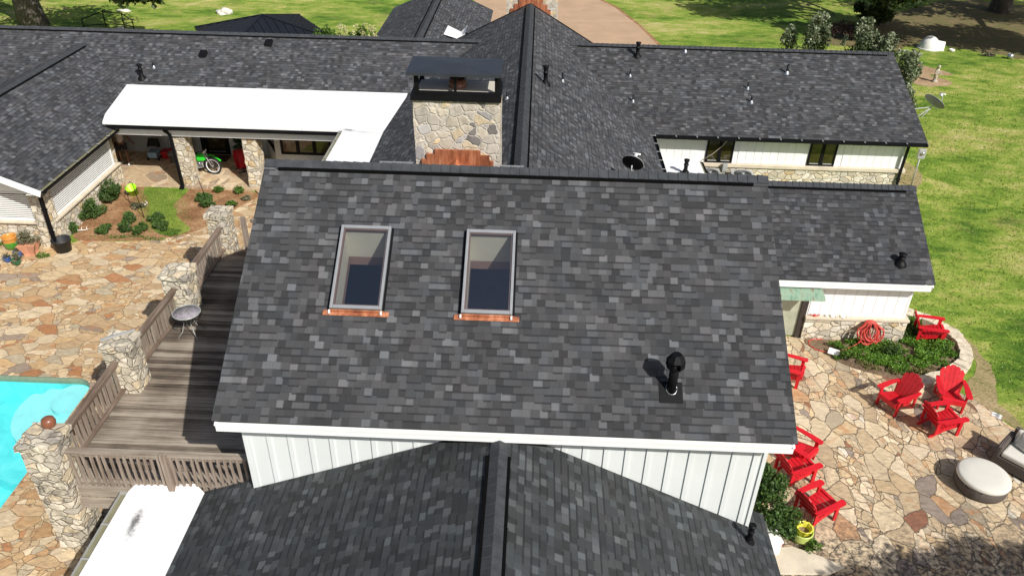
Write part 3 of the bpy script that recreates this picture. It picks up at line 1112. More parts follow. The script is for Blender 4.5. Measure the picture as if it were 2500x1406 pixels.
b.box(-5.42, 4.78, 10.205, 10.235, 4.14, 4.335)
b.box(-5.42, 4.78, 10.185, 10.205, 4.27, 4.34)
b.box(-5.40, 4.76, 10.235, 10.66, 4.145, 4.17)
for x in (-5.42, 4.74):
    for (ya, za, yb, zb) in ((10.21, 4.24, 14.87, 7.11), (19.35, 4.36, 14.87, 7.11)):
        b.beam((x + .02, ya, za), (x + .02, yb, zb), 0.04, 0.18)
part(b, 'fascia', 'white', 'wide white fascia under the large central roof')


def gable_wall(b, x0, x1, prof, t=0.12):
    """hollow box with gable ends, ridge along X; prof = (y_front, z_front, y_ridge, z_ridge, y_back, z_back)"""
    yf, zf, yr, zr, yb_, zb = prof
    b.box(x0, x1, yf, yf + t, 0, zf)
    b.box(x0, x1, yb_ - t, yb_, 0, zb)
    for x in (x0, x1 - t):
        pts = [(yf + t, 0), (yb_ - t, 0), (yb_ - t, zb), (yr, zr), (yf + t, zf)]
        vs = [(x, y, z) for y, z in pts] + [(x + t, y, z) for y, z in pts]
        m = len(pts)
        b.add(vs, [tuple(range(m - 1, -1, -1)), tuple(range(m, 2 * m))] + [(i, (i + 1) % m, m + (i + 1) % m, m + i) for i in range(m)])


b = MB()
gable_wall(b, -5.15, 4.52, (10.64, 4.56, 14.87, 7.1, 19.0, 4.6))
wa = part(b, 'wall', 'whitecool', 'white board and batten wall of the raised block')
b = MB()
x = -5.12
while x < 4.5:
    b.box(x, x + 0.085, 10.615, 10.641, 0.6, 4.5)
    b.box(x + 0.085, x + 0.10, 10.63, 10.641, 0.6, 4.5)
    x += 0.392
b.box(4.46, 4.53, 10.612, 10.641, 0.6, 4.5)
b.box(-5.17, -5.10, 10.611, 10.641, 0.6, 4.5)
for y in [10.7 + 0.4 * k for k in range(20)]:
    b.box(-5.175, -5.149, y, y + .07, 0.6, 4.5)
    b.box(4.519, 4.545, y, y + .07, 0.6, 4.5)
o = b.build('batten', 'whitecool', wa)


def skylight(x0, x1, ya, yb):
    """glazed unit over the opening; frame stands proud of the slope"""
    def zz(y):
        return 4.4 + (y - 10.19) * SA
    nrm = Vector((0, -SA, 1)).normalized()
    up = Vector((0, 1, SA)).normalized()
    # an own little empty for the parts
    e = bpy.data.objects.new('skylight', None)
    C.objects.link(e)
    e.parent = H
    e.location = Vector(((x0 + x1) / 2, ya, zz(ya))) - Vector(H.location)

    def P(x, y, h):
        return Vector((x, y, zz(y))) + nrm * h
    f = MB()
    w_ = 0.058
    hh = 0.13

    def bar(xa, xb, y0, y1, z0, z1):
        vs = [P(xa, y0, z0), P(xb, y0, z0), P(xb, y1, z0), P(xa, y1, z0), P(xa, y0, z1), P(xb, y0, z1), P(xb, y1, z1), P(xa, y1, z1)]
        f.add(vs, [(0, 3, 2, 1), (4, 5, 6, 7), (0, 1, 5, 4), (1, 2, 6, 5), (2, 3, 7, 6), (3, 0, 4, 7)])
    X0, X1, Y0, Y1 = x0 - w_, x1 + w_, ya - w_, yb + w_
    bar(X0, x0 - .005, Y0, Y1, 0, hh)
    bar(x1 + .005, X1, Y0, Y1, 0, hh)
    bar(x0 - .005, x1 + .005, Y0, ya, 0, hh)
    bar(x0 - .005, x1 + .005, yb, Y1, 0, hh)
    f.build('frame', 'grey', e, bevel=0.008)
    f = MB()
    g = 0.02
    bar(x0 - .004, x0 + g, ya, yb, 0.02, hh - .03)
    bar(x1 - g, x1 + .004, ya, yb, 0.02, hh - .03)
    bar(x0 + g, x1 - g, ya, ya + g, 0.02, hh - .03)
    bar(x0 + g, x1 - g, yb - g, yb, 0.02, hh - .03)
    f.build('inner_frame', 'brownband', e)
    f = MB()
    f.add([P(x0, ya, hh - .02), P(x1, ya, hh - .02), P(x1, yb, hh - .02), P(x0, yb, hh - .02)], [(0, 1, 2, 3)])
    f.build('pane', 'skyglass', e)
    # shaft
    f = MB()
    D = 0.62
    zd = Vector((0, 0.10, -1.0))

    def q(x, y, t):
        return P(x, y, -0.0) + zd * t
    for (t0, t1, c) in ((0, D, 0), (D, D + 0.2, 1)):
        f.cur = c
        f.add([q(x0, ya, t0), q(x0, yb, t0), q(x0, yb, t1), q(x0, ya, t1)], [(0, 1, 2, 3)])
        f.add([q(x1, ya, t0), q(x1, yb, t0), q(x1, yb, t1), q(x1, ya, t1)], [(0, 1, 2, 3)])
        f.add([q(x0, yb, t0), q(x1, yb, t0), q(x1, yb, t1), q(x0, yb, t1)], [(0, 1, 2, 3)])
        f.add([q(x0, ya, t0), q(x1, ya, t0), q(x1, ya, t1), q(x0, ya, t1)], [(0, 1, 2, 3)])
    f.build('light_shaft', ['offwhite', 'brownband'], e)
    f = MB()
    bar(x0 - .19, x1 + .19, ya - .150, ya - w_ - .002, 0.012, 0.022)
    bar(x0 - .08, x1 + .08, ya - .085, ya - w_ - .002, 0.022, 0.06)
    f.build('flashing', 'copper', e)
    f = MB()
    for xx in (x0 - .08, x1 + .03):
        bar(xx, xx + .03, ya - .13, ya - .07, 0.022, 0.066)
    f.build('sealant', 'white', e)
    f = MB()
    bar(x0 - .10, X0 - .002, Y0 + .02, Y1, 0.004, 0.05)
    f.build('side_flashing', 'black', e)
    f = MB()
    bar(X1 + .002, x1 + .10, Y0 + .02, Y1, 0.004, 0.05)
    f.build('side_flashing', 'black', e)
    return e


s1 = skylight(-3.60, -2.74, 12.12, 13.52)
s1['label'] = 'left skylight of the pair on the large roof'
s2 = skylight(-1.14, -0.30, 12.12, 13.52)
s2['label'] = 'right skylight of the pair on the large roof'

b = MB()
b.box(-5.02, 4.39, 10.78, 18.86, 2.0, 2.1)
part(b, 'interior_floor', 'room', 'dark floor of the room under the skylights')

# hooded flue pipe on the main roof
def on(pl, x, y):
    return pl(x, y)


zA = lambda x, y: 4.4 + (y - 10.19) * SA
BLs, BRs = 0.389, 0.4867
zB = lambda x, y: 4.15 - (BLs * (-0.37 - x) if x < -0.37 else BRs * (x + 0.37))
zC = lambda x, y: 2.3 + (y - 19.05) * 0.616
zR = lambda x, y: 2.6 + (y - 28.85) * 0.3866
zMR = lambda x, y: 5.42 - 0.579 * (x + 0.27)
zML = lambda x, y: 5.42 - 0.506 * (-0.27 - x)
zL = lambda x, y: 2.9 + (y - 31.5) * 0.474


def flue(x, y, zf, h, r, hood=True):
    z = zf(x, y)
    b = MB()
    b.tube([(x, y, z - .1), (x, y, z + h)], r, 16)
    o = part(b, 'flue_pipe', 'black', 'hooded black flue pipe on the large roof')
    b = MB()
    R = 0.17
    b.add([(x + R * cos(pi / 4 * k + .39), y + R * sin(pi / 4 * k + .39), z + h - .16) for k in range(8)] +
          [(x + R * 1.0 * cos(pi / 4 * k + .39), y + R * sin(pi / 4 * k + .39), z + h - .02) for k in range(8)] +
          [(x + R * .5 * cos(pi / 4 * k + .39), y + R * .5 * sin(pi / 4 * k + .39), z + h + .10) for k in range(8)],
          [(k, (k + 1) % 8, 8 + (k + 1) % 8, 8 + k) for k in range(8) if k % 2 == 0] + [(8 + k, 8 + (k + 1) % 8, 16 + (k + 1) % 8, 16 + k) for k in range(8)] + [tuple(range(16, 24)), tuple(range(7, -1, -1))])
    b.build('hood', 'black', o)
    b = MB()
    b.add([(x - .22, y - .22, zf(x, y - .22) + .012), (x + .2, y - .22, zf(x, y - .22) + .012), (x + .2, y + .12, zf(x, y + .12) + .012), (x - .22, y + .12, zf(x, y + .12) + .012)], [(0, 1, 2, 3)])
    b.build('base_flashing', 'black', o)
    b = MB()
    b.tube([(x + (r + .012) * cos(a), y + (r + .012) * sin(a), zf(x + (r + .012) * cos(a), y + (r + .012) * sin(a)) + .03) for a in [2 * pi * k / 20 for k in range(21)]], .008, 5)
    b.build('storm_collar', 'galv', o)


flue(2.66, 10.95, zA, 0.70, 0.085)


def vent(x, y, zf, h, r, kind='pipe', label=None):
    z = zf(x, y)
    b = MB()
    if kind == 'stack':
        b.lathe([(r * 1.5, z - .05), (r * 1.4, z + .10), (r * 1.02, z + .14), (r, z + h * .62), (r * 1.35, z + h * .64), (r * 1.35, z + h * .67), (r, z + h * .69), (r, z + h * .82), (r * 1.5, z + h), (r * 1.5, z + h + .02), (0, z + h + .02)], 14, x, y)
    else:
        b.lathe([(r, z - .05), (r, z + h), (0, z + h)], 12, x, y)
    o = part(b, 'vent_pipe', 'black', label)
    f = MB()
    f.lathe([(r * 2.6, z - .07), (r * 2.2, z + .02), (r * 1.15, z + .09), (r * 1.05, z + .10)], 14, x, y)
    f.build('pipe_boot', 'galv' if kind == 'pipe' else 'black', o)
    f = MB()
    d = .5 * (zf(x, y + .2) - zf(x, y - .2))
    sx = .5 * (zf(x + .2, y) - zf(x - .2, y))
    q = .16
    f.add([(x + i * q, y + j * q, z + .012 + (sx * i + d * j) * q / .2) for i, j in ((-1, -1), (1, -1), (1, 1), (-1, 1))], [(0, 1, 2, 3)])
    f.build('base_flashing', 'cap', o)
    return o


# ---- front lower gable (bottom of the picture) ------------------------
BR_, BL_ = (4.97), (-6.3)
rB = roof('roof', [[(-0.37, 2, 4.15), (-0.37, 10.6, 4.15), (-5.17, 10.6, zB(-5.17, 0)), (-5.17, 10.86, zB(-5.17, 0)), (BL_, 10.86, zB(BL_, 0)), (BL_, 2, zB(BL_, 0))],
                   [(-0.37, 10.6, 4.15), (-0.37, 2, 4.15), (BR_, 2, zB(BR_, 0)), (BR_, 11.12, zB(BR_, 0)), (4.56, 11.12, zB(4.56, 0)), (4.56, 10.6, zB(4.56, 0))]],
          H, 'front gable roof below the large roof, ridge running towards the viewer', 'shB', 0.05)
ridge_cap((-0.37, 2.0, 4.12), (-0.37, 10.2, 4.12), rB, (-1, 0, -BLs), (1, 0, -BRs), 0.17, 0.2)
b = MB()
b.box(-6.1, -6.0, 2.2, 10.8, 0, 1.75)
b.box(-6.0, 4.7, 2.2, 2.32, 0, 1.5)
b.box(4.6, 4.7, 2.32, 10.9, 0, 1.5)
b.box(4.75, 4.95, 2.1, 11.1, 1.38, 1.49)
part(b, 'wall', 'whitecool', 'low white walls under the front gable roof')
b = MB()
b.add([(-7.86, 2, 1.80), (-6.28, 2, 1.84), (-6.28, 10.80, 1.84), (-7.86, 10.80, 1.80), (-7.86, 2, 1.70), (-6.28, 2, 1.70), (-6.28, 10.80, 1.70), (-7.86, 10.80, 1.70)],
      [(0, 1, 2, 3), (7, 6, 5, 4), (0, 4, 5, 1), (1, 5, 6, 2), (2, 6, 7, 3), (3, 7, 4, 0)])
b.add([(-7.86, 10.80, 1.80), (-6.28, 10.80, 1.84), (-6.5, 10.93, 1.97), (-7.70, 10.93, 1.93)], [(0, 1, 2, 3)])
part(b, 'flat_roof', 'membB', 'white flat roof with a sooty stain beside the deck')


def gutter(a, c, parent, trough='gutter', outer='black', w_=0.13, side=1, clips=True, name='gutter', label=None):
    """open trough between two points; side=+1 puts the outer lip to the left of a->c"""
    a, c = Vector(a), Vector(c)
    d = (c - a).normalized()
    s = Vector((-d.y, d.x, 0)) * side
    up = Vector((0, 0, 1))
    b = MB()
    L = (c - a).length
    p0, p1 = a + s * 0, a + s * w_
    q0, q1 = c + s * 0, c + s * w_
    t = 0.10
    b.cur = 0
    b.add([p0 - up * (t - .05), p1 - up * (t - .05), q1 - up * (t - .05), q0 - up * (t - .05)], [(0, 1, 2, 3)])
    b.add([p0, p0 - up * t, q0 - up * t, q0], [(0, 1, 2, 3)])
    b.cur = 1
    bb = MB()
    b.add([p1 + up * .005, p1 + s * .012 + up * .005, q1 + s * .012 + up * .005, q1 + up * .005,
           p1 - up * t, p1 + s * .012 - up * t, q1 + s * .012 - up * t, q1 - up * t],
          [(0, 1, 2, 3), (1, 5, 6, 2), (0, 3, 7, 4), (0, 4, 5, 1), (3, 2, 6, 7)])
    b.add([p0 - up * t, p1 - up * t, q1 - up * t, q0 - up * t], [(3, 2, 1, 0)])
    b.add([p0, p1, p1 - up * t, p0 - up * t], [(0, 1, 2, 3)])
    b.add([q0, q1, q1 - up * t, q0 - up * t], [(0, 1, 2, 3)])
    o = part(b, name, [trough, outer], label, parent)
    if clips:
        n_ = max(2, int(L / 0.75))
        for i in range(n_ + 1):
            k = MB()
            p = a + d * (L * i / n_)
            k.beam(p - s * .02 + up * .012, p + s * (w_ + .01) + up * .012, 0.035, 0.012)
            k.build('gutter_clip', 'lightgrey', o)
    return o


def downspout(pts, parent=H, w_=0.09, label=None):
    b = MB()
    for i in range(len(pts) - 1):
        b.beam(pts[i], pts[i + 1], w_, w_ * .8, (0.01, 1, 0))
    # straps
    a, c = Vector(pts[-2]), Vector(pts[-1])
    for t in (.3, .8):
        p = a.lerp(c, t)
        b.box(p.x - w_ * .75, p.x + w_ * .75, p.y - w_ * .5, p.y + w_ * .5, p.z - .02, p.z + .02)
    return part(b, 'downspout', 'black', label, parent)


gutter((-7.87, 2, 1.79), (-7.87, 10.78, 1.79), H, 'gutter', 'lightgrey', 0.13, 1, True, label='olive lined gutter along the front flat roof')
b = MB()
b.box(-7.86, -7.80, 2, 10.8, 1.55, 1.70)
for y in (4.0, 7.0, 10.2):
    b.box(-7.80, -7.68, y, y + .12, 0, 1.70)
part(b, 'porch_post', 'white')
vent(4.44, 10.22, zB, 0.42, 0.05, 'stack', 'black vent pipe at the right edge of the front gable roof')

# ---- right rear-low wing (C) -------------------------------------------
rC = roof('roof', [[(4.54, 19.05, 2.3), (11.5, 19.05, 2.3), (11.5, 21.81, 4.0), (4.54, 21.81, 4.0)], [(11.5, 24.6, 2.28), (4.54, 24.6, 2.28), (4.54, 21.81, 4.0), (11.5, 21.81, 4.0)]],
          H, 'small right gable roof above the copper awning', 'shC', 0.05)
ridge_cap((4.6, 21.81, 3.96), (11.5, 21.81, 3.96), rC, (0, -1, -.616), (0, 1, -.616))
b = MB()
b.box(4.56, 11.44, 19.062, 19.09, 2.04, 2.235)
b.box(4.56, 11.44, 19.045, 19.062, 2.17, 2.24)
b.box(4.56, 11.44, 19.09, 19.49, 2.05, 2.07)
b.beam((11.45, 19.07, 2.13), (11.45, 21.81, 3.82), 0.04, 0.18)
b.beam((11.45, 24.55, 2.13), (11.45, 21.81, 3.82), 0.04, 0.18)
part(b, 'fascia', 'white', 'white fascia of the small right roof')
b = MB()
b.box(8.28, 11.2, 19.48, 19.6, 0, 2.3)
b.box(4.55, 7.15, 19.48, 19.6, 0, 2.3)
b.box(7.15, 8.28, 19.48, 19.6, 1.95, 2.3)
b.box(4.55, 11.2, 24.1, 24.2, 0, 2.3)
pts = [(19.6, 0), (24.1, 0), (24.1, 2.5), (21.81, 3.85), (19.6, 2.5)]
vs = [(11.08, y, z) for y, z in pts] + [(11.2, y, z) for y, z in pts]
b.add(vs, [tuple(range(4, -1, -1)), tuple(range(5, 10))] + [(i, (i + 1) % 5, 5 + (i + 1) % 5, 5 + i) for i in range(5)])
wc = part(b, 'wall', 'white', 'white board wall of the small right wing')
b = MB()
x = 8.36
while x < 11.15:
    b.box(x, min(x + 0.296, 11.14), 19.462, 19.481, 0.84, 2.2)
    x += 0.31
b.box(11.142, 11.205, 19.455, 19.50, 0.84, 2.2)
b.build('siding_board', 'white', wc)
b = MB()
b.box(8.30, 11.22, 19.38, 19.478, 0.0, 0.745)
b.box(11.2, 11.30, 19.38, 24.2, 0, 0.745)
b.box(4.55, 7.05, 19.40, 19.478, 0.0, 0.745)
part(b, 'stone_base', 'rubble', 'limestone base behind the red hose', rugged=0.012)
b = MB()
b.box(8.28, 11.33, 19.34, 19.479, 0.745, 0.835)
b.box(11.2, 11.34, 19.479, 24.2, 0.745, 0.835)
part(b, 'ledge', 'ledge', 'pale stone ledge along the small right wing', bevel=0.012)
b = MB()
b.box(7.10, 8.12, 19.50, 19.53, 0.05, 1.9)
d_ = part(b, 'door', 'palepane', 'curtained glass door under the copper awning')
b = MB()
b.box(8.12, 8.30, 19.44, 19.55, 0.0, 1.95)
b.box(7.0, 7.10, 19.44, 19.55, 0.0, 1.95)
b.box(7.10, 8.12, 19.46, 19.55, 1.88, 1.95)
b.build('door_frame', plain('dark_door_frame', (0.035, 0.028, 0.024), 0.5), d_)
b = MB()
ax0, ax1 = 7.05, 8.42
b.add([(ax0, 19.47, 2.07), (ax1, 19.47, 2.07), (ax1 + .03, 18.78, 1.86), (ax0, 18.78, 1.86), (ax0, 18.76, 1.78), (ax1 + .03, 18.76, 1.78), (ax0, 19.47, 1.97), (ax1, 19.47, 1.97)],
      [(0, 3, 2, 1), (3, 4, 5, 2), (1, 2, 5, 7), (4, 6, 7, 5), (0, 6, 4, 3)])
part(b, 'awning', 'patina', 'pale green verdigris awning over the glass door')
vent(10.62, 19.6, zC, 0.28, 0.075, 'stack', 'short black vent on the small right roof')

# ---- middle roof (M) ---------------------------------------------------
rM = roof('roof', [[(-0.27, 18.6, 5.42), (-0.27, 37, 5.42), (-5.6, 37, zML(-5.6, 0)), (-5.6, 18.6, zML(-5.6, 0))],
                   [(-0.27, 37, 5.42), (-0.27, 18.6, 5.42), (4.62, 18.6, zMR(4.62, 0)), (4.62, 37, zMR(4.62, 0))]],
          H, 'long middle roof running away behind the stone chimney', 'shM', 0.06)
ridge_cap((-0.27, 18.7, 5.38), (-0.27, 36.95, 5.38), rM, (-1, 0, -.506), (1, 0, -.579), 0.2, 0.22)
b = MB()
b.box(-5.0, -4.9, 19.0, 36.8, 0, 2.9)
b.box(4.1, 4.2, 19.0, 36.8, 0, 2.65)
pts = [(-4.9, 0), (4.1, 0), (4.1, 2.75), (-0.27, 5.25), (-4.9, 2.95)]
vs = [(x, 36.7, z) for x, z in pts] + [(x, 36.8, z) for x, z in pts]
b.add(vs, [tuple(range(5)), tuple(range(9, 4, -1))] + [(i, (i + 1) % 5, 5 + (i + 1) % 5, 5 + i) for i in range(5)])
part(b, 'wall', 'white', 'white walls under the middle roof')
b = MB()
b.beam((-5.6, 37.01, zML(-5.6, 0) - .05), (-0.27, 37.01, 5.37), 0.04, 0.16)
b.beam((4.62, 37.01, zMR(4.62, 0) - .05), (-0.27, 37.01, 5.37), 0.04, 0.16)
part(b, 'rake_board', 'black', 'black rake board at the far end of the middle roof')
gutter((4.62, 28.75, 2.58), (4.62, 21.0, 2.58), H, 'black', 'black', 0.12, 1, True, label='black clipped gutter on the right side of the middle roof')
vent(0.41, 27.1, zMR, 0.62, 0.075, 'stack', 'tall black vent stack right of the middle ridge')
vent(1.06, 28.53, zMR, 0.34, 0.035, 'pipe', 'thin vent pipe right of the tall stack on the middle roof')
vent(-0.85, 25.1, zML, 0.22, 0.035, 'pipe', 'small vent pipe between the chimney and the middle ridge')

# ---- far right wing (R) ------------------------------------------------
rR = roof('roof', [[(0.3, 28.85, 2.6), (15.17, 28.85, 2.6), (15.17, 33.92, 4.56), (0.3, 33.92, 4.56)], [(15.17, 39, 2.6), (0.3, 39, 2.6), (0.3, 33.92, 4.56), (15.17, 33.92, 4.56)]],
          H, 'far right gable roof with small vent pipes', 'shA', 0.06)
ridge_cap((1.5, 33.92, 4.52), (15.15, 33.92, 4.52), rR, (0, -1, -.3866), (0, 1, -.3866), 0.17, 0.22)
gutter((4.75, 28.86, 2.57), (15.15, 28.86, 2.57), H, 'black', 'black', 0.12, -1, True, label='black gutter above the far right wall')
b = MB()
b.box(4.6, 14.6, 29.3, 29.42, 0, 2.62)
b.box(4.6, 14.6, 38.5, 38.6, 0, 2.62)
pts = [(29.42, 0), (38.5, 0), (38.5, 2.7), (33.92, 4.45), (29.42, 2.7)]
vs = [(14.48, y, z) for y, z in pts] + [(14.6, y, z) for y, z in pts]
b.add(vs, [tuple(range(4, -1, -1)), tuple(range(5, 10))] + [(i, (i + 1) % 5, 5 + (i + 1) % 5, 5 + i) for i in range(5)])
b.box(4.6, 15.1, 28.9, 29.3, 2.50, 2.52)
wr_ = part(b, 'wall', 'white', 'white board wall of the far right wing')
b = MB()
x = 4.72
while x < 14.5:
    x1 = min(x + 0.300, 14.5)
    for (w0, w1) in ((6.90, 7.97), (10.92, 11.99)):
        if x < w1 and x1 > w0:
            break
    else:
        b.box(x, x1, 29.282, 29.301, 1.34, 2.5)
    x += 0.3145
b.box(14.505, 14.61, 29.27, 29.35, 1.34, 2.52)
b.build('siding_board', 'white', wr_)
b = MB()
b.box(4.65, 14.70, 29.20, 29.298, 0, 1.19)
b.box(14.6, 14.72, 29.20, 38.6, 0, 1.19)
part(b, 'stone_base', 'rubble', 'limestone base of the far right wall', rugged=0.012)
b = MB()
b.box(4.65, 14.80, 29.14, 29.30, 1.195, 1.335)
b.box(14.6, 14.82, 29.30, 38.6, 1.195, 1.335)
part(b, 'ledge', 'ledge', 'pale stone ledge under the far right windows', bevel=0.015)
for i, (w0, w1) in enumerate(((6.90, 7.97), (10.92, 11.99))):
    f = MB()
    z0, z1 = 1.34, 2.42
    for (xa, xb) in ((w0, w0 + .07), ((w0 + w1) / 2 - .06, (w0 + w1) / 2 + .06), (w1 - .07, w1)):
        f.box(xa, xb, 29.255, 29.31, z0, z1)
    for (za, zb_) in ((z0, z0 + .07), (z1 - .07, z1)):
        f.box(w0 + .07, (w0 + w1) / 2 - .06, 29.256, 29.31, za, zb_)
        f.box((w0 + w1) / 2 + .06, w1 - .07, 29.256, 29.31, za, zb_)
    fo = part(f, 'window', 'black', ['left window of the far right wall, crossed by a pale cord', 'right window of the far right wall'][i])
    f = MB()
    f.box(w0 + .07, (w0 + w1) / 2 - .06, 29.285, 29.305, z0 + .07, z1 - .07)
    f.box((w0 + w1) / 2 + .06, w1 - .07, 29.285, 29.305, z0 + .07, z1 - .07)
    f.build('pane', 'darkpane', fo)
    f = MB()
    for (xa, xb) in ((w0 + .1, (w0 + w1) / 2 - .09), ((w0 + w1) / 2 + .09, w1 - .1)):
        f.box(xa, xb, 29.25, 29.284, z0 + .075, z0 + .10)
    f.build('sash_rail', 'lightgrey', fo)
b = MB()
b.tube([(6.75, 29.2, 1.42), (7.15, 29.17, 1.75), (7.45, 29.1, 2.1), (7.62, 28.98, 2.46)], .012, 6)
part(b, 'cable', 'ledge', 'pale cord hanging across the left far window')
downspout([(14.75, 28.85, 2.50), (14.62, 29.12, 2.38), (14.60, 29.13, 1.36), (14.60, 29.05, 0.02)], label='black downspout at the corner of the far right wing')
for (vx, vy, h, r, kd, lb) in ((4.31, 33.25, .55, .075, 'stack', 'tall black vent stack near the far right ridge'), (3.94, 32.01, .28, .035, 'pipe', 'thin vent pipe below the tall stack on the far right roof'),
                               (3.98, 30.56, .28, .035, 'pipe', 'lower thin vent pipe at the left of the far right roof'), (8.67, 31.49, .26, .035, 'pipe', 'upper of the two vent pipes in the middle of the far right roof'),
                               (8.70, 30.72, .28, .04, 'pipe', 'lower of the two vent pipes in the middle of the far right roof'), (10.42, 32.47, .38, .045, 'pipe', 'rightmost vent pipe on the far right roof'),
                               (6.35, 33.59, .08, .04, 'pipe', 'vent stub just below the far right ridge')):
    vent(vx, vy, zR, h, r, kd, lb)

# ---- left rear wing (L) and left side wing (W) -------------------------
rL = roof('roof', [[(-30, 30.0, zL(0, 30.0)), (-1.6, 30.0, zL(0, 30.0)), (-1.6, 34.6, zL(0, 34.6)), (-30, 34.6, zL(0, 34.6))],
                   [(-1.6, 39.2, zL(0, 30.0)), (-30, 39.2, zL(0, 30.0)), (-30, 34.6, zL(0, 34.6)), (-1.6, 34.6, zL(0, 34.6))]],
          H, 'long left rear roof behind the white porch roof', 'shM', 0.06)
ridge_cap((-29.9, 34.6, zL(0, 34.6) - .04), (-2.1, 34.6, zL(0, 34.6) - .04), rL, (0, -1, -.474), (0, 1, -.474), 0.17, 0.22)
zW = lambda x, y: 2.5 + 0.416 * (-15.86 - x)
rW = roof('roof', [[(-15.86, 22.56, 2.5), (-15.86, 31.5, 2.5), (-19.49, 34.3, 4.01), (-19.49, 22.56, 4.01)], [(-19.49, 22.56, 4.01), (-19.49, 34.3, 4.01), (-23.12, 34.3, 2.5), (-23.12, 22.56, 2.5)]],
          H, 'left side roof sloping to the courtyard', 'shM', 0.06)
ridge_cap((-19.49, 22.6, 3.97), (-19.49, 33.7, 3.97), rW, (-1, 0, -.416), (1, 0, -.416), 0.17, 0.22, vents=('r',))
b = MB()
b.beam((-15.84, 22.545, 2.36), (-19.49, 22.545, 3.87), 0.03, 0.22)
b.beam((-19.49, 22.545, 3.87), (-23.12, 22.545, 2.36), 0.03, 0.22)
b.beam((-15.90, 22.90, 2.34), (-19.49, 22.90, 3.83), 0.70, 0.02)
b.box(-16.35, -15.88, 22.57, 28.6, 2.30, 2.32)
part(b, 'rake_board', 'white', 'white rake board on the front of the left side roof')
gutter((-15.87, 22.56, 2.48), (-15.87, 28.0, 2.48), H, 'gutter', 'black', 0.12, -1, True, label='black gutter with clips above the white louvres')
b = MB()
b.box(-22.6, -16.3, 23.30, 23.42, 0, 0.86)
b.box(-16.42, -16.3, 23.42, 28.4, 0, 0.86)
part(b, 'stone_base', 'rubble', 'low limestone wall under the white louvres', rugged=0.02)
b = MB()
b.box(-22.6, -16.24, 23.2, 23.44, 0.86, 0.94)
b.box(-16.44, -16.2, 23.44, 28.3, 0.86, 0.94)
part(b, 'ledge', 'ledge', 'pale ledge under the white louvres', bevel=0.015)


def louvre(x0, y0, x1, y1, z0, z1, label, pitch=0.072):
    f = MB()
    a, c = Vector((x0, y0, 0)), Vector((x1, y1, 0))
    d = (c - a).normalized()
    for p in (a, c):
        f.box(p.x - .035, p.x + .035, p.y - .035, p.y + .035, z0, z1)
    for z in (z0 + .03, z1 - .03):
        f.beam(a + Vector((0, 0, z)), c + Vector((0, 0, z)), 0.05, 0.06)
    fo = part(f, 'louvre_panel', 'white', label)
    s = MB()
    z = z0 + .08
    out = Vector((d.y, -d.x, 0))
    while z < z1 - .08:
        s.beam(a + d * .04 + Vector((0, 0, z)) + out * .015, c - d * .04 + Vector((0, 0, z)) + out * .015, .012, pitch * .60)
        z += pitch
    s.build('louvre_slat', 'white', fo)
    k = MB()
    k.beam(a + Vector((0, 0, (z0 + z1) / 2)) - out * .10, c + Vector((0, 0, (z0 + z1) / 2)) - out * .10, 0.02, z1 - z0)
    k.build('screen', plain('grey_screen', (0.10, 0.10, 0.105), 0.9), fo)


louvre(-16.34, 23.66, -16.34, 28.0, 0.95, 2.32, 'white louvred screen facing the courtyard')
louvre(-22.4, 23.34, -16.80, 23.34, 0.95, 2.02, 'white louvred screen facing the pool patio')
b = MB()
b.box(-22.6, -16.62, 23.33, 23.42, 2.03, 2.4)
pts = [(-22.6, 2.4), (-16.4, 2.4), (-19.49, 3.8)]
vs = [(x, 23.33, z) for x, z in pts] + [(x, 23.42, z) for x, z in pts]
b.add(vs, [(0, 1, 2), (5, 4, 3), (0, 3, 4, 1), (1, 4, 5, 2), (2, 5, 3, 0)])
b.box(-22.6, -22.5, 23.42, 36, 0, 2.4)
part(b, 'wall', 'white', 'white gable wall of the left side wing')


def column(x0, x1, y0, y1, z1, label, bulge=0.05):
    b = MB()
    b.box(x0, x1, y0, y1, 0, z1)
    return part(b, 'stone_column', 'rubble', label, rugged=0.03)


column(-16.78, -16.26, 23.18, 23.66, 2.3, 'stone corner column beside the black tub')
column(-16.98, -16.50, 28.02, 28.62, 2.32, 'stone porch column joined to the louvred wall')
column(-13.92, -13.38, 28.16, 28.80, 2.32, 'stone porch column behind the black downspout')
column(-11.16, -10.62, 28.16, 28.80, 2.32, 'stone porch column nearest the central roof')
downspout([(-15.80, 22.74, 2.36), (-15.98, 22.86, 2.22), (-16.22, 23.02, 2.05), (-16.24, 23.03, 0.35)], w_=.11, label='black downspout dropping into the black tub')
downspout([(-13.95, 27.86, 2.52), (-13.84, 28.03, 2.30), (-13.80, 28.05, 0.14), (-13.80, 27.88, 0.06)], w_=.11, label='black downspout in front of the middle porch column')

# ---- porch -------------------------------------------------------------
b = MB()
for pf in ([(-16.28, 27.9, 2.73), (-5.2, 27.9, 2.73), (-5.2, 32.1, 2.98), (-17.6, 32.1, 2.98)], [(-7.12, 20.0, 2.729), (-5.2, 20.0, 2.729), (-5.2, 27.9, 2.729), (-7.12, 27.9, 2.729)]):
    b.add([(x, y, z) for x, y, z in pf] + [(x, y, z - .12) for x, y, z in pf], [(0, 1, 2, 3), (7, 6, 5, 4)] + [(i, i + 4, (i + 1) % 4 + 4, (i + 1) % 4) for i in range(4)])
part(b, 'flat_roof', 'memb', 'bright white flat roof over the rear porch')
gutter((-16.2, 27.9, 2.66), (-7.02, 27.9, 2.66), H, 'lightgrey', 'black', 0.13, -1, False, label='black gutter along the front of the porch')
gutter((-7.12, 27.88, 2.70), (-7.12, 20.4, 2.70), H, 'gutter', 'lightgrey', 0.13, -1, True, label='olive lined gutter on the inner side of the porch roof')
b = MB()
b.box(-16.1, -7.2, 28.04, 28.30, 2.22, 2.50)
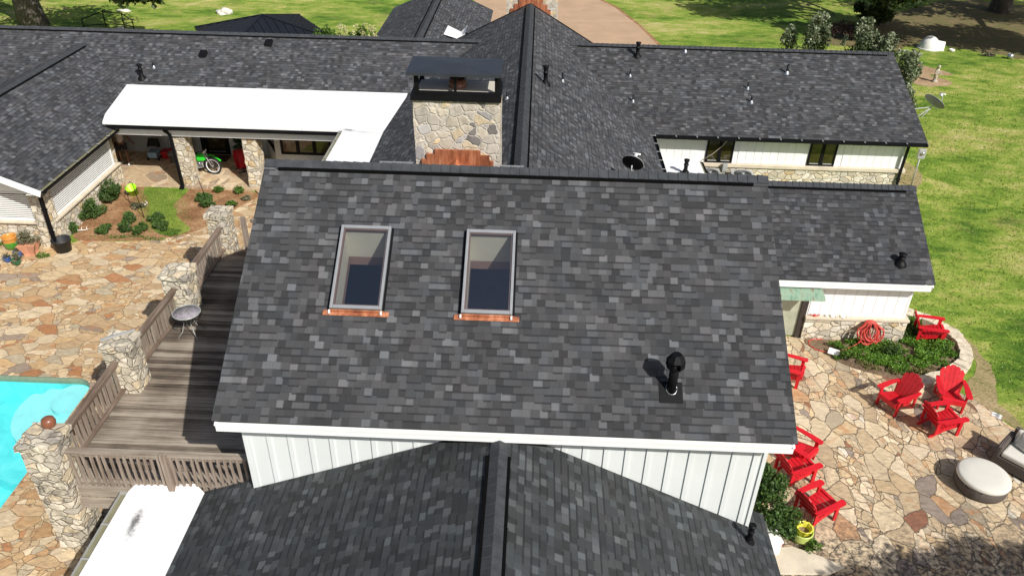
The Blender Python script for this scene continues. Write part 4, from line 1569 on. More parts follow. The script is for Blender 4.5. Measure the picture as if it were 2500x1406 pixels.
b.box(-16.1, -7.2, 27.98, 28.04, 2.36, 2.50)
b.box(-7.35, -7.15, 20.0, 28.1, 2.33, 2.55)
b.box(-18.5, -5.3, 28.3, 31.9, 2.52, 2.56)
b.box(-7.15, -5.3, 20, 28.3, 2.52, 2.56)
part(b, 'porch_beam', 'white', 'white beam and ceiling of the porch')
b = MB()
b.prism([(-18.4, 28.0), (-10.9, 28.0), (-10.6, 27.6), (-7.0, 27.6), (-7.0, 31.4), (-18.4, 31.4)], 0.0, 0.10)
part(b, 'porch_floor', 'flagP', 'flagstone floor of the shaded porch')
b = MB()
b.box(-18.5, -14.15, 31.3, 31.42, 0.1, 2.53)
b.box(-12.95, -11.3, 31.3, 31.42, 0.1, 2.53)
b.box(-14.15, -12.95, 31.3, 31.42, 2.2, 2.53)
b.box(-18.5, -18.4, 28.3, 31.3, 0.1, 2.53)
wp = part(b, 'wall', 'shadewall', 'white board wall at the back of the porch')
b = MB()
x = -18.35
while x < -11.4:
    if not (-14.45 < x < -12.9):
        b.box(x, min(x + 0.29, -11.32), 31.285, 31.301, 0.1, 2.5)
    x += 0.305
b.build('siding_board', 'shadewall', wp)
b = MB()
b.box(-14.1, -13.0, 31.30, 31.33, 0.1, 2.2)
dd = part(b, 'door', 'darkpane', 'dark glazed porch door')
b = MB()
for (xa, xb) in ((-14.17, -13.88), (-13.12, -12.95)):
    b.box(xa, xb, 31.26, 31.30, 0.1, 2.22)
b.box(-13.88, -13.12, 31.26, 31.30, 0.1, 0.32)
b.build('door_frame', 'black', dd)
b = MB()
b.box(-13.86, -13.14, 31.245, 31.259, 0.22, 0.25)
b.build('kick_plate', 'galv', dd)
# angled bay and window wall
b = MB()
b.beam((-11.3, 31.36, 0.5), (-10.42, 29.75, 0.5), 0.1, 0.8)
b.box(-10.42, -6.6, 29.70, 29.80, 0.1, 0.90)
b.box(-10.42, -6.6, 29.70, 29.80, 2.30, 2.53)
b.box(-10.44, -10.20, 29.68, 29.82, 0.1, 2.53)
b.box(-8.12, -7.9, 29.68, 29.82, 0.1, 2.53)
b.box(-6.7, -6.6, 20.2, 29.8, 0.1, 2.53)
part(b, 'wall', 'shadewall', 'white bay wall with brown windows')
for k, (xa, xb) in enumerate(((-10.18, -9.5), (-9.5, -8.82), (-8.82, -8.14))):
    f = MB()
    f.box(xa, xa + .06, 29.66, 29.76, .9, 2.3)
    f.box(xb - .06, xb, 29.66, 29.76, .9, 2.3)
    f.box(xa + .06, xb - .06, 29.66, 29.76, .9, .97)
    f.box(xa + .06, xb - .06, 29.66, 29.76, 2.23, 2.3)
    fo = part(f, 'window', 'black')
    f = MB()
    f.box(xa + .06, xb - .06, 29.72, 29.74, .97, 2.23)
    f.build('pane', 'brownpane', fo)
f = MB()
f.beam((-11.3, 31.36, 2.26), (-10.42, 29.75, 2.26), .12, .08)
f.beam((-11.3, 31.36, 0.95), (-10.42, 29.75, 0.95), .12, .08)
f.beam((-11.3, 31.36, 1.6), (-11.26, 31.28, 1.6), .12, 1.3)
f.beam((-10.46, 29.82, 1.6), (-10.42, 29.75, 1.6), .12, 1.3)
fo = part(f, 'window', 'black', 'angled window beside the porch column')
f = MB()
f.beam((-11.28, 31.32, 1.6), (-10.44, 29.79, 1.6), .03, 1.24)
f.build('pane', 'darkpane', fo)
vent(-16.42, 31.98, zL, 0.55, 0.075, 'stack', 'tall black vent stack above the white porch roof')
vent(-16.09, 32.53, zL, 0.22, 0.035, 'pipe', 'thin vent pipe beside the tall stack on the left rear roof')
for (vx, vy, lb) in ((-14.19, 33.28, 'left boxy roof vent on the left rear roof'), (-11.53, 34.01, 'right boxy roof vent just under the left rear ridge')):
    z = zL(vx, vy)
    b = MB()
    b.add([(vx - .16, vy - .14, z - .05), (vx + .16, vy - .14, z - .05), (vx + .16, vy + .16, z + .1), (vx - .16, vy + .16, z + .1),
           (vx - .15, vy - .12, z + .10), (vx + .15, vy - .12, z + .10), (vx + .14, vy + .14, z + .20), (vx - .14, vy + .14, z + .20)],
          [(4, 5, 6, 7), (0, 1, 5, 4), (1, 2, 6, 5), (2, 3, 7, 6), (3, 0, 4, 7)])
    part(b, 'roof_vent', 'black', lb, bevel=0.01)

# ---- far rear wing (N) -------------------------------------------------
rN = roof('roof', [[(-5.4, 36, 3.85), (-5.4, 47.3, 3.85), (-8.3, 47.3, 2.6), (-8.3, 36, 2.6)], [(-5.4, 47.3, 3.85), (-5.4, 36, 3.85), (-2.5, 36, 2.6), (-2.5, 47.3, 2.6)]],
          H, 'far rear gable roof above the driveway', 'shM', 0.06)
ridge_cap((-5.4, 36.2, 3.81), (-5.4, 47.2, 3.81), rN, (-1, 0, -.431), (1, 0, -.431), 0.2, 0.24)
b = MB()
b.box(-8.0, -2.8, 37, 47.0, 0, 2.6)
part(b, 'wall', 'white', 'white walls under the far rear roof')
b = MB()
b.add([(-4.45, 38.6, 3.5), (-3.5, 38.6, 3.22), (-3.45, 40.75, 3.42), (-3.75, 40.25, 3.2), (-4.4, 40.25, 3.5)], [(0, 1, 2, 3, 4)])
part(b, 'flat_roof', 'memb', 'small white flat roof patch in the far valley', solid=0)

# ---- chimneys ----------------------------------------------------------
def chimney(x0, x1, y0, y1, z0, z1, label):
    b = MB()
    b.box(x0, x1, y0, y1, z0, z1)
    return part(b, 'chimney', 'chimstone', label, rugged=0.022)


c1 = chimney(-2.58, -0.70, 16.3, 17.25, 0.2, 8.2, 'big stone chimney with a black cap behind the large roof')
b = MB()
for (xa, xb, za) in ((-2.14, -1.12, 7.06), (-2.33, -2.14, 6.95), (-1.12, -0.92, 6.95), (-2.44, -2.33, 6.82), (-0.92, -0.83, 6.82)):
    b.box(xa + .002, xb - .002, 16.235, 16.29, 6.3, za)
b.build('flashing', 'copper', c1)
b = MB()
b.add([(-2.0, 15.9, 6.62), (-1.3, 15.9, 6.62), (-1.66, 15.95, 6.80), (-2.0, 16.24, 6.60), (-1.3, 16.24, 6.60), (-1.66, 16.24, 6.84)], [(0, 1, 2), (0, 2, 5, 3), (1, 4, 5, 2)])
b.build('cricket', 'copper', c1)
b = MB()
b.box(-2.62, -0.68, 16.24, 17.3, 8.17, 8.30)
b.box(-2.56, -0.74, 16.30, 16.36, 8.30, 8.36)
k_ = b.build('cap_base', 'black', c1)
b = MB()
b.box(-2.5, -0.8, 16.42, 17.2, 8.20, 8.325)
b.build('chimney_crown', plain('pale_mortar', (0.50, 0.47, 0.40), 0.9, 0, .2, 3), c1)
b = MB()
for x in (-2.54, -1.69, -0.82):
    for y in (16.31, 17.18):
        b.box(x, x + (.10 if x != -1.69 else .055), y, y + .05, 8.30, 8.74)
b.box(-2.54, -.72, 16.31, 16.36, 8.69, 8.75)
b.box(-2.54, -.72, 17.18, 17.23, 8.69, 8.75)
b.box(-2.54, -2.49, 16.36, 17.18, 8.69, 8.75)
b.box(-.77, -.72, 16.36, 17.18, 8.69, 8.75)
b.build('cap_frame', 'black', c1)
b = MB()
X0, X1, Y0, Y1 = -2.68, -0.68, 16.14, 17.30
b.add([(X0, Y0, 8.74), (X1, Y0, 8.74), (X1, Y1, 8.74), (X0, Y1, 8.74), (X0, Y0, 8.80), (X1, Y0, 8.80), (X1, Y1, 8.80), (X0, Y1, 8.80), ((X0 + X1) / 2, (Y0 + Y1) / 2, 8.86)],
      [(3, 2, 1, 0), (0, 1, 5, 4), (1, 2, 6, 5), (2, 3, 7, 6), (3, 0, 4, 7), (4, 5, 8), (5, 6, 8), (6, 7, 8), (7, 4, 8)])
b.build('cap_roof', 'blackcap', c1)
b = MB()
b.lathe([(0.20, 8.30), (0.20, 8.50), (0.17, 8.50), (0.17, 8.32)], 20, -1.66, 16.8)
b.build('flue_pot', 'brownglaze', c1)
b = MB()
b.box(-3.34, -2.60, 16.0, 16.05, 6.45, 6.83)
part(b, 'flashing', 'grey', 'grey flashing strip left of the stone chimney')
b = MB()
b.box(-0.68, -0.15, 16.0, 16.05, 6.45, 6.83)
part(b, 'flashing', 'grey', 'grey flashing strip right of the stone chimney')
c2 = chimney(-1.36, 0.98, 37.06, 38.0, 0.2, 6.3, 'far stone chimney at the end of the middle ridge')
b = MB()
for (xa, xb, za) in ((-0.62, 0.14, 5.95), (-0.80, -0.62, 5.62), (0.14, 0.30, 5.62), (-1.0, -0.80, 5.40), (0.30, 0.50, 5.40), (-1.18, -1.0, 5.18), (0.50, 0.66, 5.18)):
    b.box(xa + .002, xb - .002, 37.0, 37.05, 4.5, za)
b.build('flashing', 'copper', c2)

# small flat roof between the wings, with its black pipe
b = MB()
b.box(4.7, 6.25, 25.2, 27.25, 2.12, 2.22)
part(b, 'flat_roof', 'memb', 'small white flat roof behind the large ridge')
b = MB()
b.box(4.8, 6.1, 25.3, 27.1, 0, 2.12)
part(b, 'wall', 'white', 'white wall under the small flat roof')
gutter((6.25, 25.2, 2.2), (6.25, 27.25, 2.2), H, 'gutter', 'black', 0.12, -1, True, label='short gutter on the small flat roof')
vent(5.55, 26.2, lambda x, y: 2.22, 0.5, 0.07, 'stack', 'black pipe standing on the small white flat roof')


# ============================================================ DECK
D = empty('deck', (-7.2, 15.5, 0), 'raised weathered grey timber deck beside the large roof', 'deck')
DZ = 1.75
b = MB()
y = 10.98
rd = random.Random(3)
while y < 20.45:
    b.box(-9.35 + rd.uniform(-.015, .015), -5.18, y, y + 0.133, DZ - 0.035 + rd.uniform(-.003, .003), DZ + rd.uniform(-.003, .003))
    y += 0.145
part(b, 'decking', 'deck', parent=D)
b = MB()
b.box(-8.98, -5.3, 10.90, 10.945, 1.52, 1.79)
part(b, 'rim_board', 'woodx', parent=D)
b = MB()
b.box(-8.95, -6.3, 10.84, 10.895, 1.24, 1.50)
part(b, 'beam', 'woodx', parent=D)
b = MB()
b.box(-9.34, -9.28, 11.3, 20.3, 1.45, 1.71)
part(b, 'rim_board', 'woody', parent=D)
for (px_, py_) in ((-7.2, 15.0), (-9.1, 12.6), (-9.1, 15.8), (-9.1, 19.0), (-5.6, 19.8)):
    b = MB()
    b.box(px_, px_ + .12, py_, py_ + .12, 0.0, 1.71)
    part(b, 'deck_post', 'woodz', parent=D)
# steps down to the courtyard
for k in range(8):
    b = MB()
    b.box(-8.55, -6.9, 20.5 + k * .26, 20.78 + k * .26, DZ - .22 * (k + 1) + .18, DZ - .22 * (k + 1) + .22)
    if DZ - .22 * (k + 1) + .2 > 0.05:
        part(b, 'stair_tread', 'woodx', parent=D)
for x in (-8.6, -6.9):
    b = MB()
    b.beam((x, 20.5, 1.55), (x, 22.25, 0.07), .05, .22)
    part(b, 'stair_stringer', 'woody', parent=D)


def railing(a, c, zb, zt, mat_r, label, n, tw=0.15, out=1, group='timber railings around the deck', picket_w=0.07, posts=()):
    a, c = Vector(a), Vector(c)
    mid = (a + c) / 2
    e = empty('deck_railing', (mid.x, mid.y, zb), label, 'railing', group)
    d = (c - a).normalized()
    s = Vector((-d.y, d.x, 0)) * out
    Z = lambda p, z: Vector((p.x, p.y, z))
    b = MB()
    b.beam(Z(a, zt - .02), Z(c, zt - .02), tw, .045)
    b.build('top_rail', mat_r, e)
    b = MB()
    b.beam(Z(a, zt - .10), Z(c, zt - .10), .045, .11)
    b.build('upper_rail', mat_r, e)
    b = MB()
    b.beam(Z(a, zb + .15), Z(c, zb + .15), .10, .05)
    b.build('lower_rail', mat_r, e)
    L = (c - a).length
    r = random.Random(int(L * 100))
    for i in range(n):
        p = a + d * (L * (i + .5) / n) + s * .05
        b = MB()
        t = r.uniform(-.022, .022)
        q0, q1 = Z(p, zb + .06), Z(p + d * t, zt - .035 + r.uniform(-.03, .02))
        b.beam(q0, q1, picket_w * r.uniform(.85, 1.1), .035, s)
        o = b.build('baluster', 'woodz', e)
    for t in posts:
        p = a + d * (L * t) + s * .09
        b = MB()
        b.beam(Z(p, zb - .12), Z(p, zt + .06), .13, .10, s)
        b.build('railing_post', 'woodz', e)
    return e


railing((-8.92, 10.96, 0), (-5.32, 10.96, 0), 1.78, 2.76, 'woodx', 'near end railing of the deck, above the flat white roof', 27, out=-1, picket_w=.05, posts=(0.545,))
railing((-9.26, 11.30, 0), (-9.26, 13.78, 0), 1.75, 2.72, 'woody', 'deck railing beside the pool steps', 14, out=1, picket_w=.095)
railing((-9.24, 14.42, 0), (-9.16, 16.88, 0), 1.75, 2.68, 'woody', 'deck railing beside the small round table', 14, out=1, picket_w=.095)
railing((-9.14, 17.55, 0), (-9.14, 20.25, 0), 1.75, 2.66, 'woody', 'deck railing farthest from the pool', 14, out=1, picket_w=.095)
e = empty('stair_railing', (-8.3, 20.9, 0), 'dark curved handrail beside the deck steps', 'railing')
b = MB()
b.tube([(-8.35, 20.75, 2.62), (-8.32, 21.0, 2.60), (-8.28, 21.4, 2.3), (-8.2, 21.75, 1.9), (-8.15, 22.0, 1.5)], .065, 8)
b.build('handrail', 'woody', e)
b = MB()
b.box(-8.60, -8.46, 20.5, 20.62, 1.6, 2.85)
b.build('newel_post', 'woodz', e)
for k in range(5):
    b = MB()
    yy = 20.95 + k * .22
    b.box(-8.31, -8.25, yy, yy + .05, 1.55 - k * .19, 2.55 - k * .2)
    b.build('baluster', 'woodz', e)


def pillar(x0, x1, y0, y1, z1, label, capo=0.05):
    e = empty('stone_pillar', ((x0 + x1) / 2, (y0 + y1) / 2, 0), label, 'pillar', 'stone pillars along the deck')
    b = MB()
    b.box(x0, x1, y0, y1, 0, z1 - .12)
    b.build('shaft', 'rubble_dirty', e, rugged=0.035)
    b = MB()
    b.box(x0 - capo, x1 + capo, y0 - capo, y1 + capo, z1 - .12, z1)
    b.build('cap_stone', 'rubble_dirty', e, rugged=0.04)
    return e


pillar(-9.62, -8.95, 10.68, 11.28, 3.10, 'tall stone pillar at the near corner of the deck, carrying a brown globe')
p2 = pillar(-9.52, -8.92, 13.80, 14.40, 3.10, 'stone pillar of the deck with a metal strip across its top')
b = MB()
b.beam((-9.60, 14.0, 3.13), (-9.0, 14.45, 3.13), .06, .03)
b.build('metal_strip', 'lightgrey', p2)
pillar(-9.45, -8.80, 16.90, 17.52, 3.05, 'stone pillar of the deck behind the small round table')
pillar(-9.50, -8.92, 20.25, 20.85, 3.05, 'stone pillar of the deck nearest the courtyard')
b = MB()
b.lathe([(0.0, 3.07), (.08, 3.08), (.125, 3.14), (.135, 3.21), (.12, 3.28), (.07, 3.32), (0, 3.33)], 18, -9.28, 11.24)
tag(b.build('ceramic_globe', 'brownglaze'), 'glossy brown ceramic globe on top of the near deck pillar', 'ornament')

# small round table on the deck
e = empty('side_table', (-8.62, 16.2, DZ), 'small round mosaic side table standing on the deck', 'table')
b = MB()
b.lathe([(0, 2.42), (.33, 2.42), (.33, 2.428), (0, 2.428)], 28, -8.62, 16.2)
b.build('table_top', 'tabletop', e)
b = MB()
b.tube([(-8.62 + .34 * cos(a), 16.2 + .34 * sin(a), 2.425) for a in [2 * pi * k / 28 for k in range(29)]], .012, 6)
b.build('rim', 'lightgrey', e)
b = MB()
for R, z in ((.34, 2.33), (.33, 2.38)):
    b.tube([(-8.62 + R * cos(a), 16.2 + R * sin(a), z + .03 * sin(a * 8)) for a in [2 * pi * k / 64 for k in range(65)]], .012, 5)
b.build('apron', 'black', e)
for k in range(4):
    a = pi / 4 + pi / 2 * k
    b = MB()
    b.tube([(-8.62 + .25 * cos(a), 16.2 + .25 * sin(a), 2.38), (-8.62 + .12 * cos(a), 16.2 + .12 * sin(a), 2.15), (-8.62 + .2 * cos(a), 16.2 + .2 * sin(a), 1.92), (-8.62 + .36 * cos(a), 16.2 + .36 * sin(a), 1.76)], .012, 6)
    b.build('leg', 'lightgrey', e)


# ============================================================ POTS
def pot(name, loc, prof, mats, label, cat='plant pot', group=None, wave=None, plant=None, soil=True):
    e = empty(name, loc, label, cat, group)
    b = MB()
    x, y, z = loc
    b.lathe([(r, z + h) for r, h in prof], 28, x, y, wave)
    o = b.build('pot_body', mats[0], e)
    if len(mats) > 1:
        o.data.materials.append(M[mats[1]])
        for p in o.data.polygons:
            if p.center.z > mats[2]:
                p.material_index = 1
    if soil:
        b = MB()
        R = prof[-1][0] * .98
        h = max(h for r, h in prof) * soil
        b.lathe([(0, z + h), (R, z + h)], 20, x, y)
        b.build('soil', 'soil', e)
    return e


def potted(b_args, parent, name='plant', mat='shrub'):
    b = MB()
    foliage(b, **b_args)
    return b.build(name, mat, parent)


pot('garden_pot', (-17.78, 23.0, .012), [(0, 0), (.15, 0), (.21, .12), (.235, .30), (.225, .42), (.25, .45), (.25, .48), (.21, .48), (.20, .40), (.19, .30)], ('greenglaze', 'orangeglaze', .30),
    'green glazed pot with an orange rim, empty', soil=.62)
e = empty('terracotta_planter', (-16.92, 22.66, .012), 'square terracotta planter with a bushy grey green herb', 'planter')
b = LB()
mt = Matrix.Rotation(0.12, 4, 'Z')


def sq(h, s, c=0.82):
    pts = []
    for k in range(4):
        a = pi / 4 + k * pi / 2
        pts.append(Vector((cos(a) * s * 1.414, sin(a) * s * 1.414, h)))
        a2 = a + pi / 4
        pts.append(Vector((cos(a2) * s * c, sin(a2) * s * c, h)))
    return [mt @ p for p in pts]


rings = [sq(0, .17), sq(.10, .17), sq(.40, .27), sq(.43, .29), sq(.45, .29), sq(.45, .25), sq(.36, .23)]
vs = [p for r_ in rings for p in r_]
b.add(vs, [(i * 8 + k, i * 8 + (k + 1) % 8, (i + 1) * 8 + (k + 1) % 8, (i + 1) * 8 + k) for i in range(6) for k in range(8)])
b.add(sq(.38, .24), [tuple(range(8))])
b.build('pot_body', 'terracotta', e)
b = LB()
foliage(b, (0, .05, .62), (.42, .34, .30), 900, .055, clumps=9, seed=4)
b.build('plant', 'sage', e)
e = empty('black_tub', (-15.98, 22.98, .012), 'big black plastic tub under the downspout', 'tub')
b = MB()
b.lathe([(r, .012 + h) for r, h in [(0, 0), (.25, 0), (.29, .40), (.31, .40), (.31, .45), (.285, .45), (.25, .02), (0, .02)]], 30, -15.98, 22.98)
b.build('tub_body', 'blackplastic', e)
b = MB()
for a in (0.3, pi + .3):
    b.tube([(-15.98 + .30 * cos(a + t), 22.98 + .30 * sin(a + t), .37) for t in (-.2, 0, .2)], .02, 6)
b.build('handle', 'blackplastic', e)
for (x, y, s, lb) in ((-17.23, 22.42, 1.0, 'blue glazed pot with a spiky plant beside the terracotta planter'), (-17.42, 22.10, .85, 'pale blue glazed pot in front of the dark blue one')):
    e = pot('blue_pot', (x, y, .012), [(0, 0), (.08 * s, 0), (.12 * s, .12 * s), (.135 * s, .22 * s), (.15 * s, .24 * s), (.12 * s, .24 * s), (.11 * s, .15 * s)], ('blueglaze',), lb, soil=.7)
    potted(dict(c=(x, y, .28 * s), r=(.10, .10, .08), n=40, leaf=.08, seed=int(s * 10)), e, mat='sage')
e = pot('green_pot', (-17.02, 21.95, .012), [(0, 0), (.08, 0), (.13, .10), (.155, .20), (.165, .21), (.14, .21), (.12, .12)], ('darkgreenglaze',), 'small dark green pot with a scruffy plant', soil=.8)
potted(dict(c=(-17.08, 22.02, .32), r=(.22, .20, .14), n=260, leaf=.06, clumps=4, seed=8), e, mat='sage')
b = MB()
foliage(b, (-17.68, 21.75, .06), (.22, .12, .06), 130, .05, seed=9)
tag(b.build('trailing_plant', plain('purple_leaf', (0.22, 0.10, 0.13), .6)), 'low purple trailing plant left of the small green pot', 'plant')
for (x, y, lb) in ((-18.45, 23.1, 'weed tuft left of the green and orange pot'), (-16.45, 22.5, 'weed tuft between the terracotta planter and the black tub')):
    b = MB()
    foliage(b, (x, y, .08), (.25, .12, .09), 150, .06, seed=12)
    tag(b.build('weed', 'shrublight'), lb, 'plant')

# ============================================================ COURTYARD
def bush(name, x, y, rx, ry, rz, n, leaf, mat, label, cat='shrub', group=None, clumps=9, seed=0, zc=None, stems=6):
    e = empty(name, (x, y, 0.02), label, cat, group)
    b = LB()
    foliage(b, (0, 0, (zc if zc is not None else rz * .95)), (rx, ry, rz), n, leaf, clumps=clumps, seed=seed + 1)
    b.build('foliage', mat, e)
    s = LB()
    rr = random.Random(seed)
    for k in range(stems):
        a = rr.uniform(0, 2 * pi)
        s.tube([(0, 0, 0), (cos(a) * rx * .3, sin(a) * ry * .3, rz * .6), (cos(a) * rx * .6, sin(a) * ry * .6, rz * 1.3)], [.012, .009, .004], 5)
    s.build('stem', 'bark', e)
    return e


G1 = 'shrubs in the courtyard bed'
for i, (x, y, rx, ry, rz, n, mt_, lb) in enumerate((
        (-15.95, 26.5, .52, .85, .50, 3600, 'shrub', 'tall evergreen shrub against the louvred wall, nearest the porch'),
        (-16.05, 25.35, .42, .75, .40, 2600, 'shrub', 'evergreen shrub against the louvred wall, second from the porch'),
        (-16.25, 24.25, .32, .34, .22, 800, 'shrub', 'small shrub at the foot of the corner column'),
        (-15.15, 24.22, .32, .26, .21, 1500, 'shrub', 'round clipped shrub beside the left antler'),
        (-14.55, 25.05, .30, .34, .24, 1500, 'shrub', 'rear clipped shrub in the middle of the mulch bed'),
        (-14.42, 24.38, .30, .30, .23, 1500, 'shrub', 'front clipped shrub in the middle of the mulch bed'),
        (-13.85, 24.32, .28, .28, .23, 1200, 'shrub', 'round clipped shrub right of the middle pair'),
        (-13.65, 25.15, .42, .32, .22, 1700, 'shrub', 'spreading shrub left of the grass patch'),
        (-13.25, 24.62, .36, .28, .20, 1300, 'shrub', 'low shrub at the edge of the grass patch'),
        (-12.55, 27.0, .36, .30, .19, 1500, 'shrub', 'shrub right of the grass patch'),
        (-12.25, 26.55, .34, .28, .19, 1300, 'shrub', 'shrub in front of the one right of the grass patch'),
        (-12.25, 27.75, .22, .16, .14, 420, 'shrublight', 'small fresh green plant near the middle porch column'),
        (-11.45, 27.72, .26, .20, .15, 520, 'shrublight', 'small bright plant near the right porch column'),
        (-11.3, 26.55, .28, .24, .15, 620, 'shrublight', 'light green plant near the edge of the large roof'),
        (-11.0, 27.2, .20, .14, .10, 260, 'sage', 'yellowish plant beside the large roof edge'),
        (-14.75, 26.2, .30, .20, .16, 420, 'sage', 'sparse greyish plant at the foot of the thin dark pole'))):
    bush('courtyard_shrub', x, y, rx, ry, rz, n, .065 if 'green' not in lb else .055, mt_, lb, 'shrub', G1, 8, i * 3)
b = MB()
foliage(b, (-14.2, 23.95, .04), (1.5, .2, .05), 500, .045, clumps=12, seed=5)
foliage(b, (-12.9, 24.4, .04), (.6, .35, .06), 500, .045, clumps=8, seed=6)
tag(b.build('ground_weeds', 'shrublight'), kind='stuff')
b = MB()
rg = random.Random(77)
for _ in range(6500):
    # short blades scattered on the grass patch
    t = rg.random()
    x = -14.25 + rg.gauss(0, .42) + (0.5 - t) * 0.2 + (1 - t) * 1.2 - .3
    y = 24.5 + 3.3 * t + rg.gauss(0, .12)
    h = rg.uniform(.03, .07)
    a = rg.uniform(0, pi)
    b.add([(x, y, .04), (x + cos(a) * .02, y + sin(a) * .02, .04), (x + rg.uniform(-.03, .03), y + rg.uniform(-.03, .03), .04 + h)], [(0, 1, 2)])
tag(b.build('grass_tufts', 'blade'), kind='stuff')

e = empty('bucket', (-15.45, 27.35, .04), 'bright lime green plastic bucket lying by the porch edge', 'bucket')
b = LB()
mt = Matrix.Rotation(radians(24), 4, 'X')
b.lathe([(0, 0), (.17, 0), (.20, .36), (.21, .36), (.21, .39), (.19, .39), (.16, .02), (0, .02)], 26, 0, 0, None, mt)
b.build('bucket_body', 'lime', e)
b = LB()
b.tube([mt @ Vector((.205 * cos(a), .205 * sin(a) * .3 - .1, .36 - .14 * sin(a))) for a in [pi * k / 8 for k in range(9)]], .006, 5)
b.build('handle', 'lime', e)


def antler(x, y, rz, label, mir=1):
    e = empty('antler', (x, y, .035), label, 'antler', 'bleached antlers in the mulch bed', rz)
    b = LB()
    pts = [Vector((mir * (.24 * cos(a)), .22 * sin(a), .03 + .05 * abs(sin(a)))) for a in [radians(k) for k in range(185, 345, 20)]]
    b.tube(pts, [.022, .022, .02, .018, .016, .014, .010, .005], 8)
    for i, L in ((2, .13), (4, .15), (6, .10)):
        p = pts[i]
        b.tube([p, p + Vector((mir * -.02, L * .6, .05)), p + Vector((mir * .01, L, .08))], [.014, .010, .004], 7)
    b.build('antler_bone', 'bone', e)
    return e


antler(-14.78, 26.45, 1.2, 'bleached antler lying between the lime bucket and the grass patch')
antler(-16.0, 24.45, .3, 'bleached antler lying at the left side of the mulch bed')
for (x, y, h, lx, ly, lb) in ((-14.25, 25.45, 1.3, -.28, .3, 'thin dark leaning pole left of the grass patch'), (-12.35, 26.75, 1.0, -.28, .25, 'thin dark leaning pole right of the grass patch')):
    b = MB()
    b.tube([(x, y, .02), (x + lx * .5, y + ly * .5, h * .55), (x + lx, y + ly, h), (x + lx - .07, y + ly, h + .06), (x + lx - .12, y + ly, h)], .012, 6)
    tag(b.build('garden_pole', 'black'), lb, 'garden pole', 'thin poles in the courtyard bed')
e = empty('bare_sapling', (-15.3, 26.6, .02), 'leafless twiggy sapling beside the lime bucket', 'sapling')
b = LB()
rr = random.Random(21)
b.tube([(0, 0, 0), (-.03, .02, .5), (0, .05, 1.0)], [.012, .009, .003], 5)
for k in range(12):
    t = rr.uniform(.2, .95)
    a = rr.uniform(0, 6.28)
    b.tube([(0, 0, t), (cos(a) * .14, sin(a) * .12, t + .16), (cos(a) * .25, sin(a) * .2, t + .26)], [.005, .004, .002], 4)
b.build('twigs', 'bark', e)

# ============================================================ ON THE PORCH
# person standing in the shade behind the corner column
P = empty('person', (-17.0, 30.05, .10), 'person in a pale t-shirt, dark shorts and white shoes standing in the porch shade', 'person', rz=0.25)


def skin_mesh(name, verts, edges, rad, mat, parent, root=0, sub=2):
    me = bpy.data.meshes.new(name)
    me.from_pydata(verts, edges, [])
    me.materials.append(M[mat])
    o = bpy.data.objects.new(name, me)
    C.objects.link(o)
    o.parent = parent
    md = o.modifiers.new('Skin', 'SKIN')
    md.use_smooth_shade = True
    sv = me.skin_vertices[0].data if me.skin_vertices else None
    if sv is None:
        bm = bmesh.new()
        bm.from_mesh(me)
        bm.verts.layers.skin.verify()
        bm.to_mesh(me)
        bm.free()
        sv = me.skin_vertices[0].data
    for i, r in enumerate(rad):
        sv[i].radius = (r, r) if not isinstance(r, tuple) else r
        sv[i].use_root = (i == root)
    s2 = o.modifiers.new('Sub', 'SUBSURF')
    s2.levels = s2.render_levels = sub
    return o


V = [(0, 0, .92), (0, 0, 1.08), (0, .01, 1.28), (0, .01, 1.42), (0, 0, 1.50), (0, -.02, 1.60), (0, -.01, 1.72),
     (-.10, 0, .86), (-.12, -.03, .48), (-.13, .02, .09), (-.13, -.10, .04),
     (.10, 0, .86), (.16, -.12, .50), (.18, -.14, .09), (.19, -.27, .04),
     (-.18, 0, 1.40), (-.24, .02, 1.15), (-.26, -.08, .93), (-.27, -.12, .84),
     (.18, 0, 1.40), (.30, -.06, 1.18), (.46, -.16, 1.02), (.53, -.20, .95)]
E_ = [(0, 1), (1, 2), (2, 3), (3, 4), (4, 5), (5, 6), (0, 7), (7, 8), (8, 9), (9, 10), (0, 11), (11, 12), (12, 13), (13, 14), (3, 15), (15, 16), (16, 17), (17, 18), (3, 19), (19, 20), (20, 21), (21, 22)]
Rr = [.13, .13, .15, .12, .055, .085, .07, .09, .058, .038, .03, .09, .058, .038, .03, .055, .042, .032, .028, .055, .042, .032, .028]
body = skin_mesh('body', V, E_, Rr, 'skin', P)
skin_mesh('tshirt', [(0, 0, .90), (0, 0, 1.1), (0, .01, 1.28), (0, .01, 1.43), (-.18, 0, 1.41), (-.235, .02, 1.22), (.18, 0, 1.41), (.27, -.04, 1.24)],
          [(0, 1), (1, 2), (2, 3), (3, 4), (4, 5), (3, 6), (6, 7)], [.16, .155, .172, .135, .075, .068, .075, .068], 'shirt', P)
skin_mesh('shorts', [(0, 0, .93), (-.105, -.005, .82), (-.12, -.02, .56), (.105, -.01, .82), (.15, -.09, .58)], [(0, 1), (1, 2), (0, 3), (3, 4)], [.155, .115, .092, .115, .092], 'shorts', P)
for s_, fx, fy in ((-1, -.13, -.04), (1, .185, -.21)):
    skin_mesh('shoe', [(fx, fy + .10, .055), (fx, fy, .05), (fx, fy - .12, .038)], [(0, 1), (1, 2)], [.048, .05, .04], 'white', P)
b = LB()
b.lathe([(0, 1.83), (.06, 1.82), (.092, 1.75), (.094, 1.68), (.075, 1.62)], 14, 0, .012)
b.build('hair', 'hair', P)
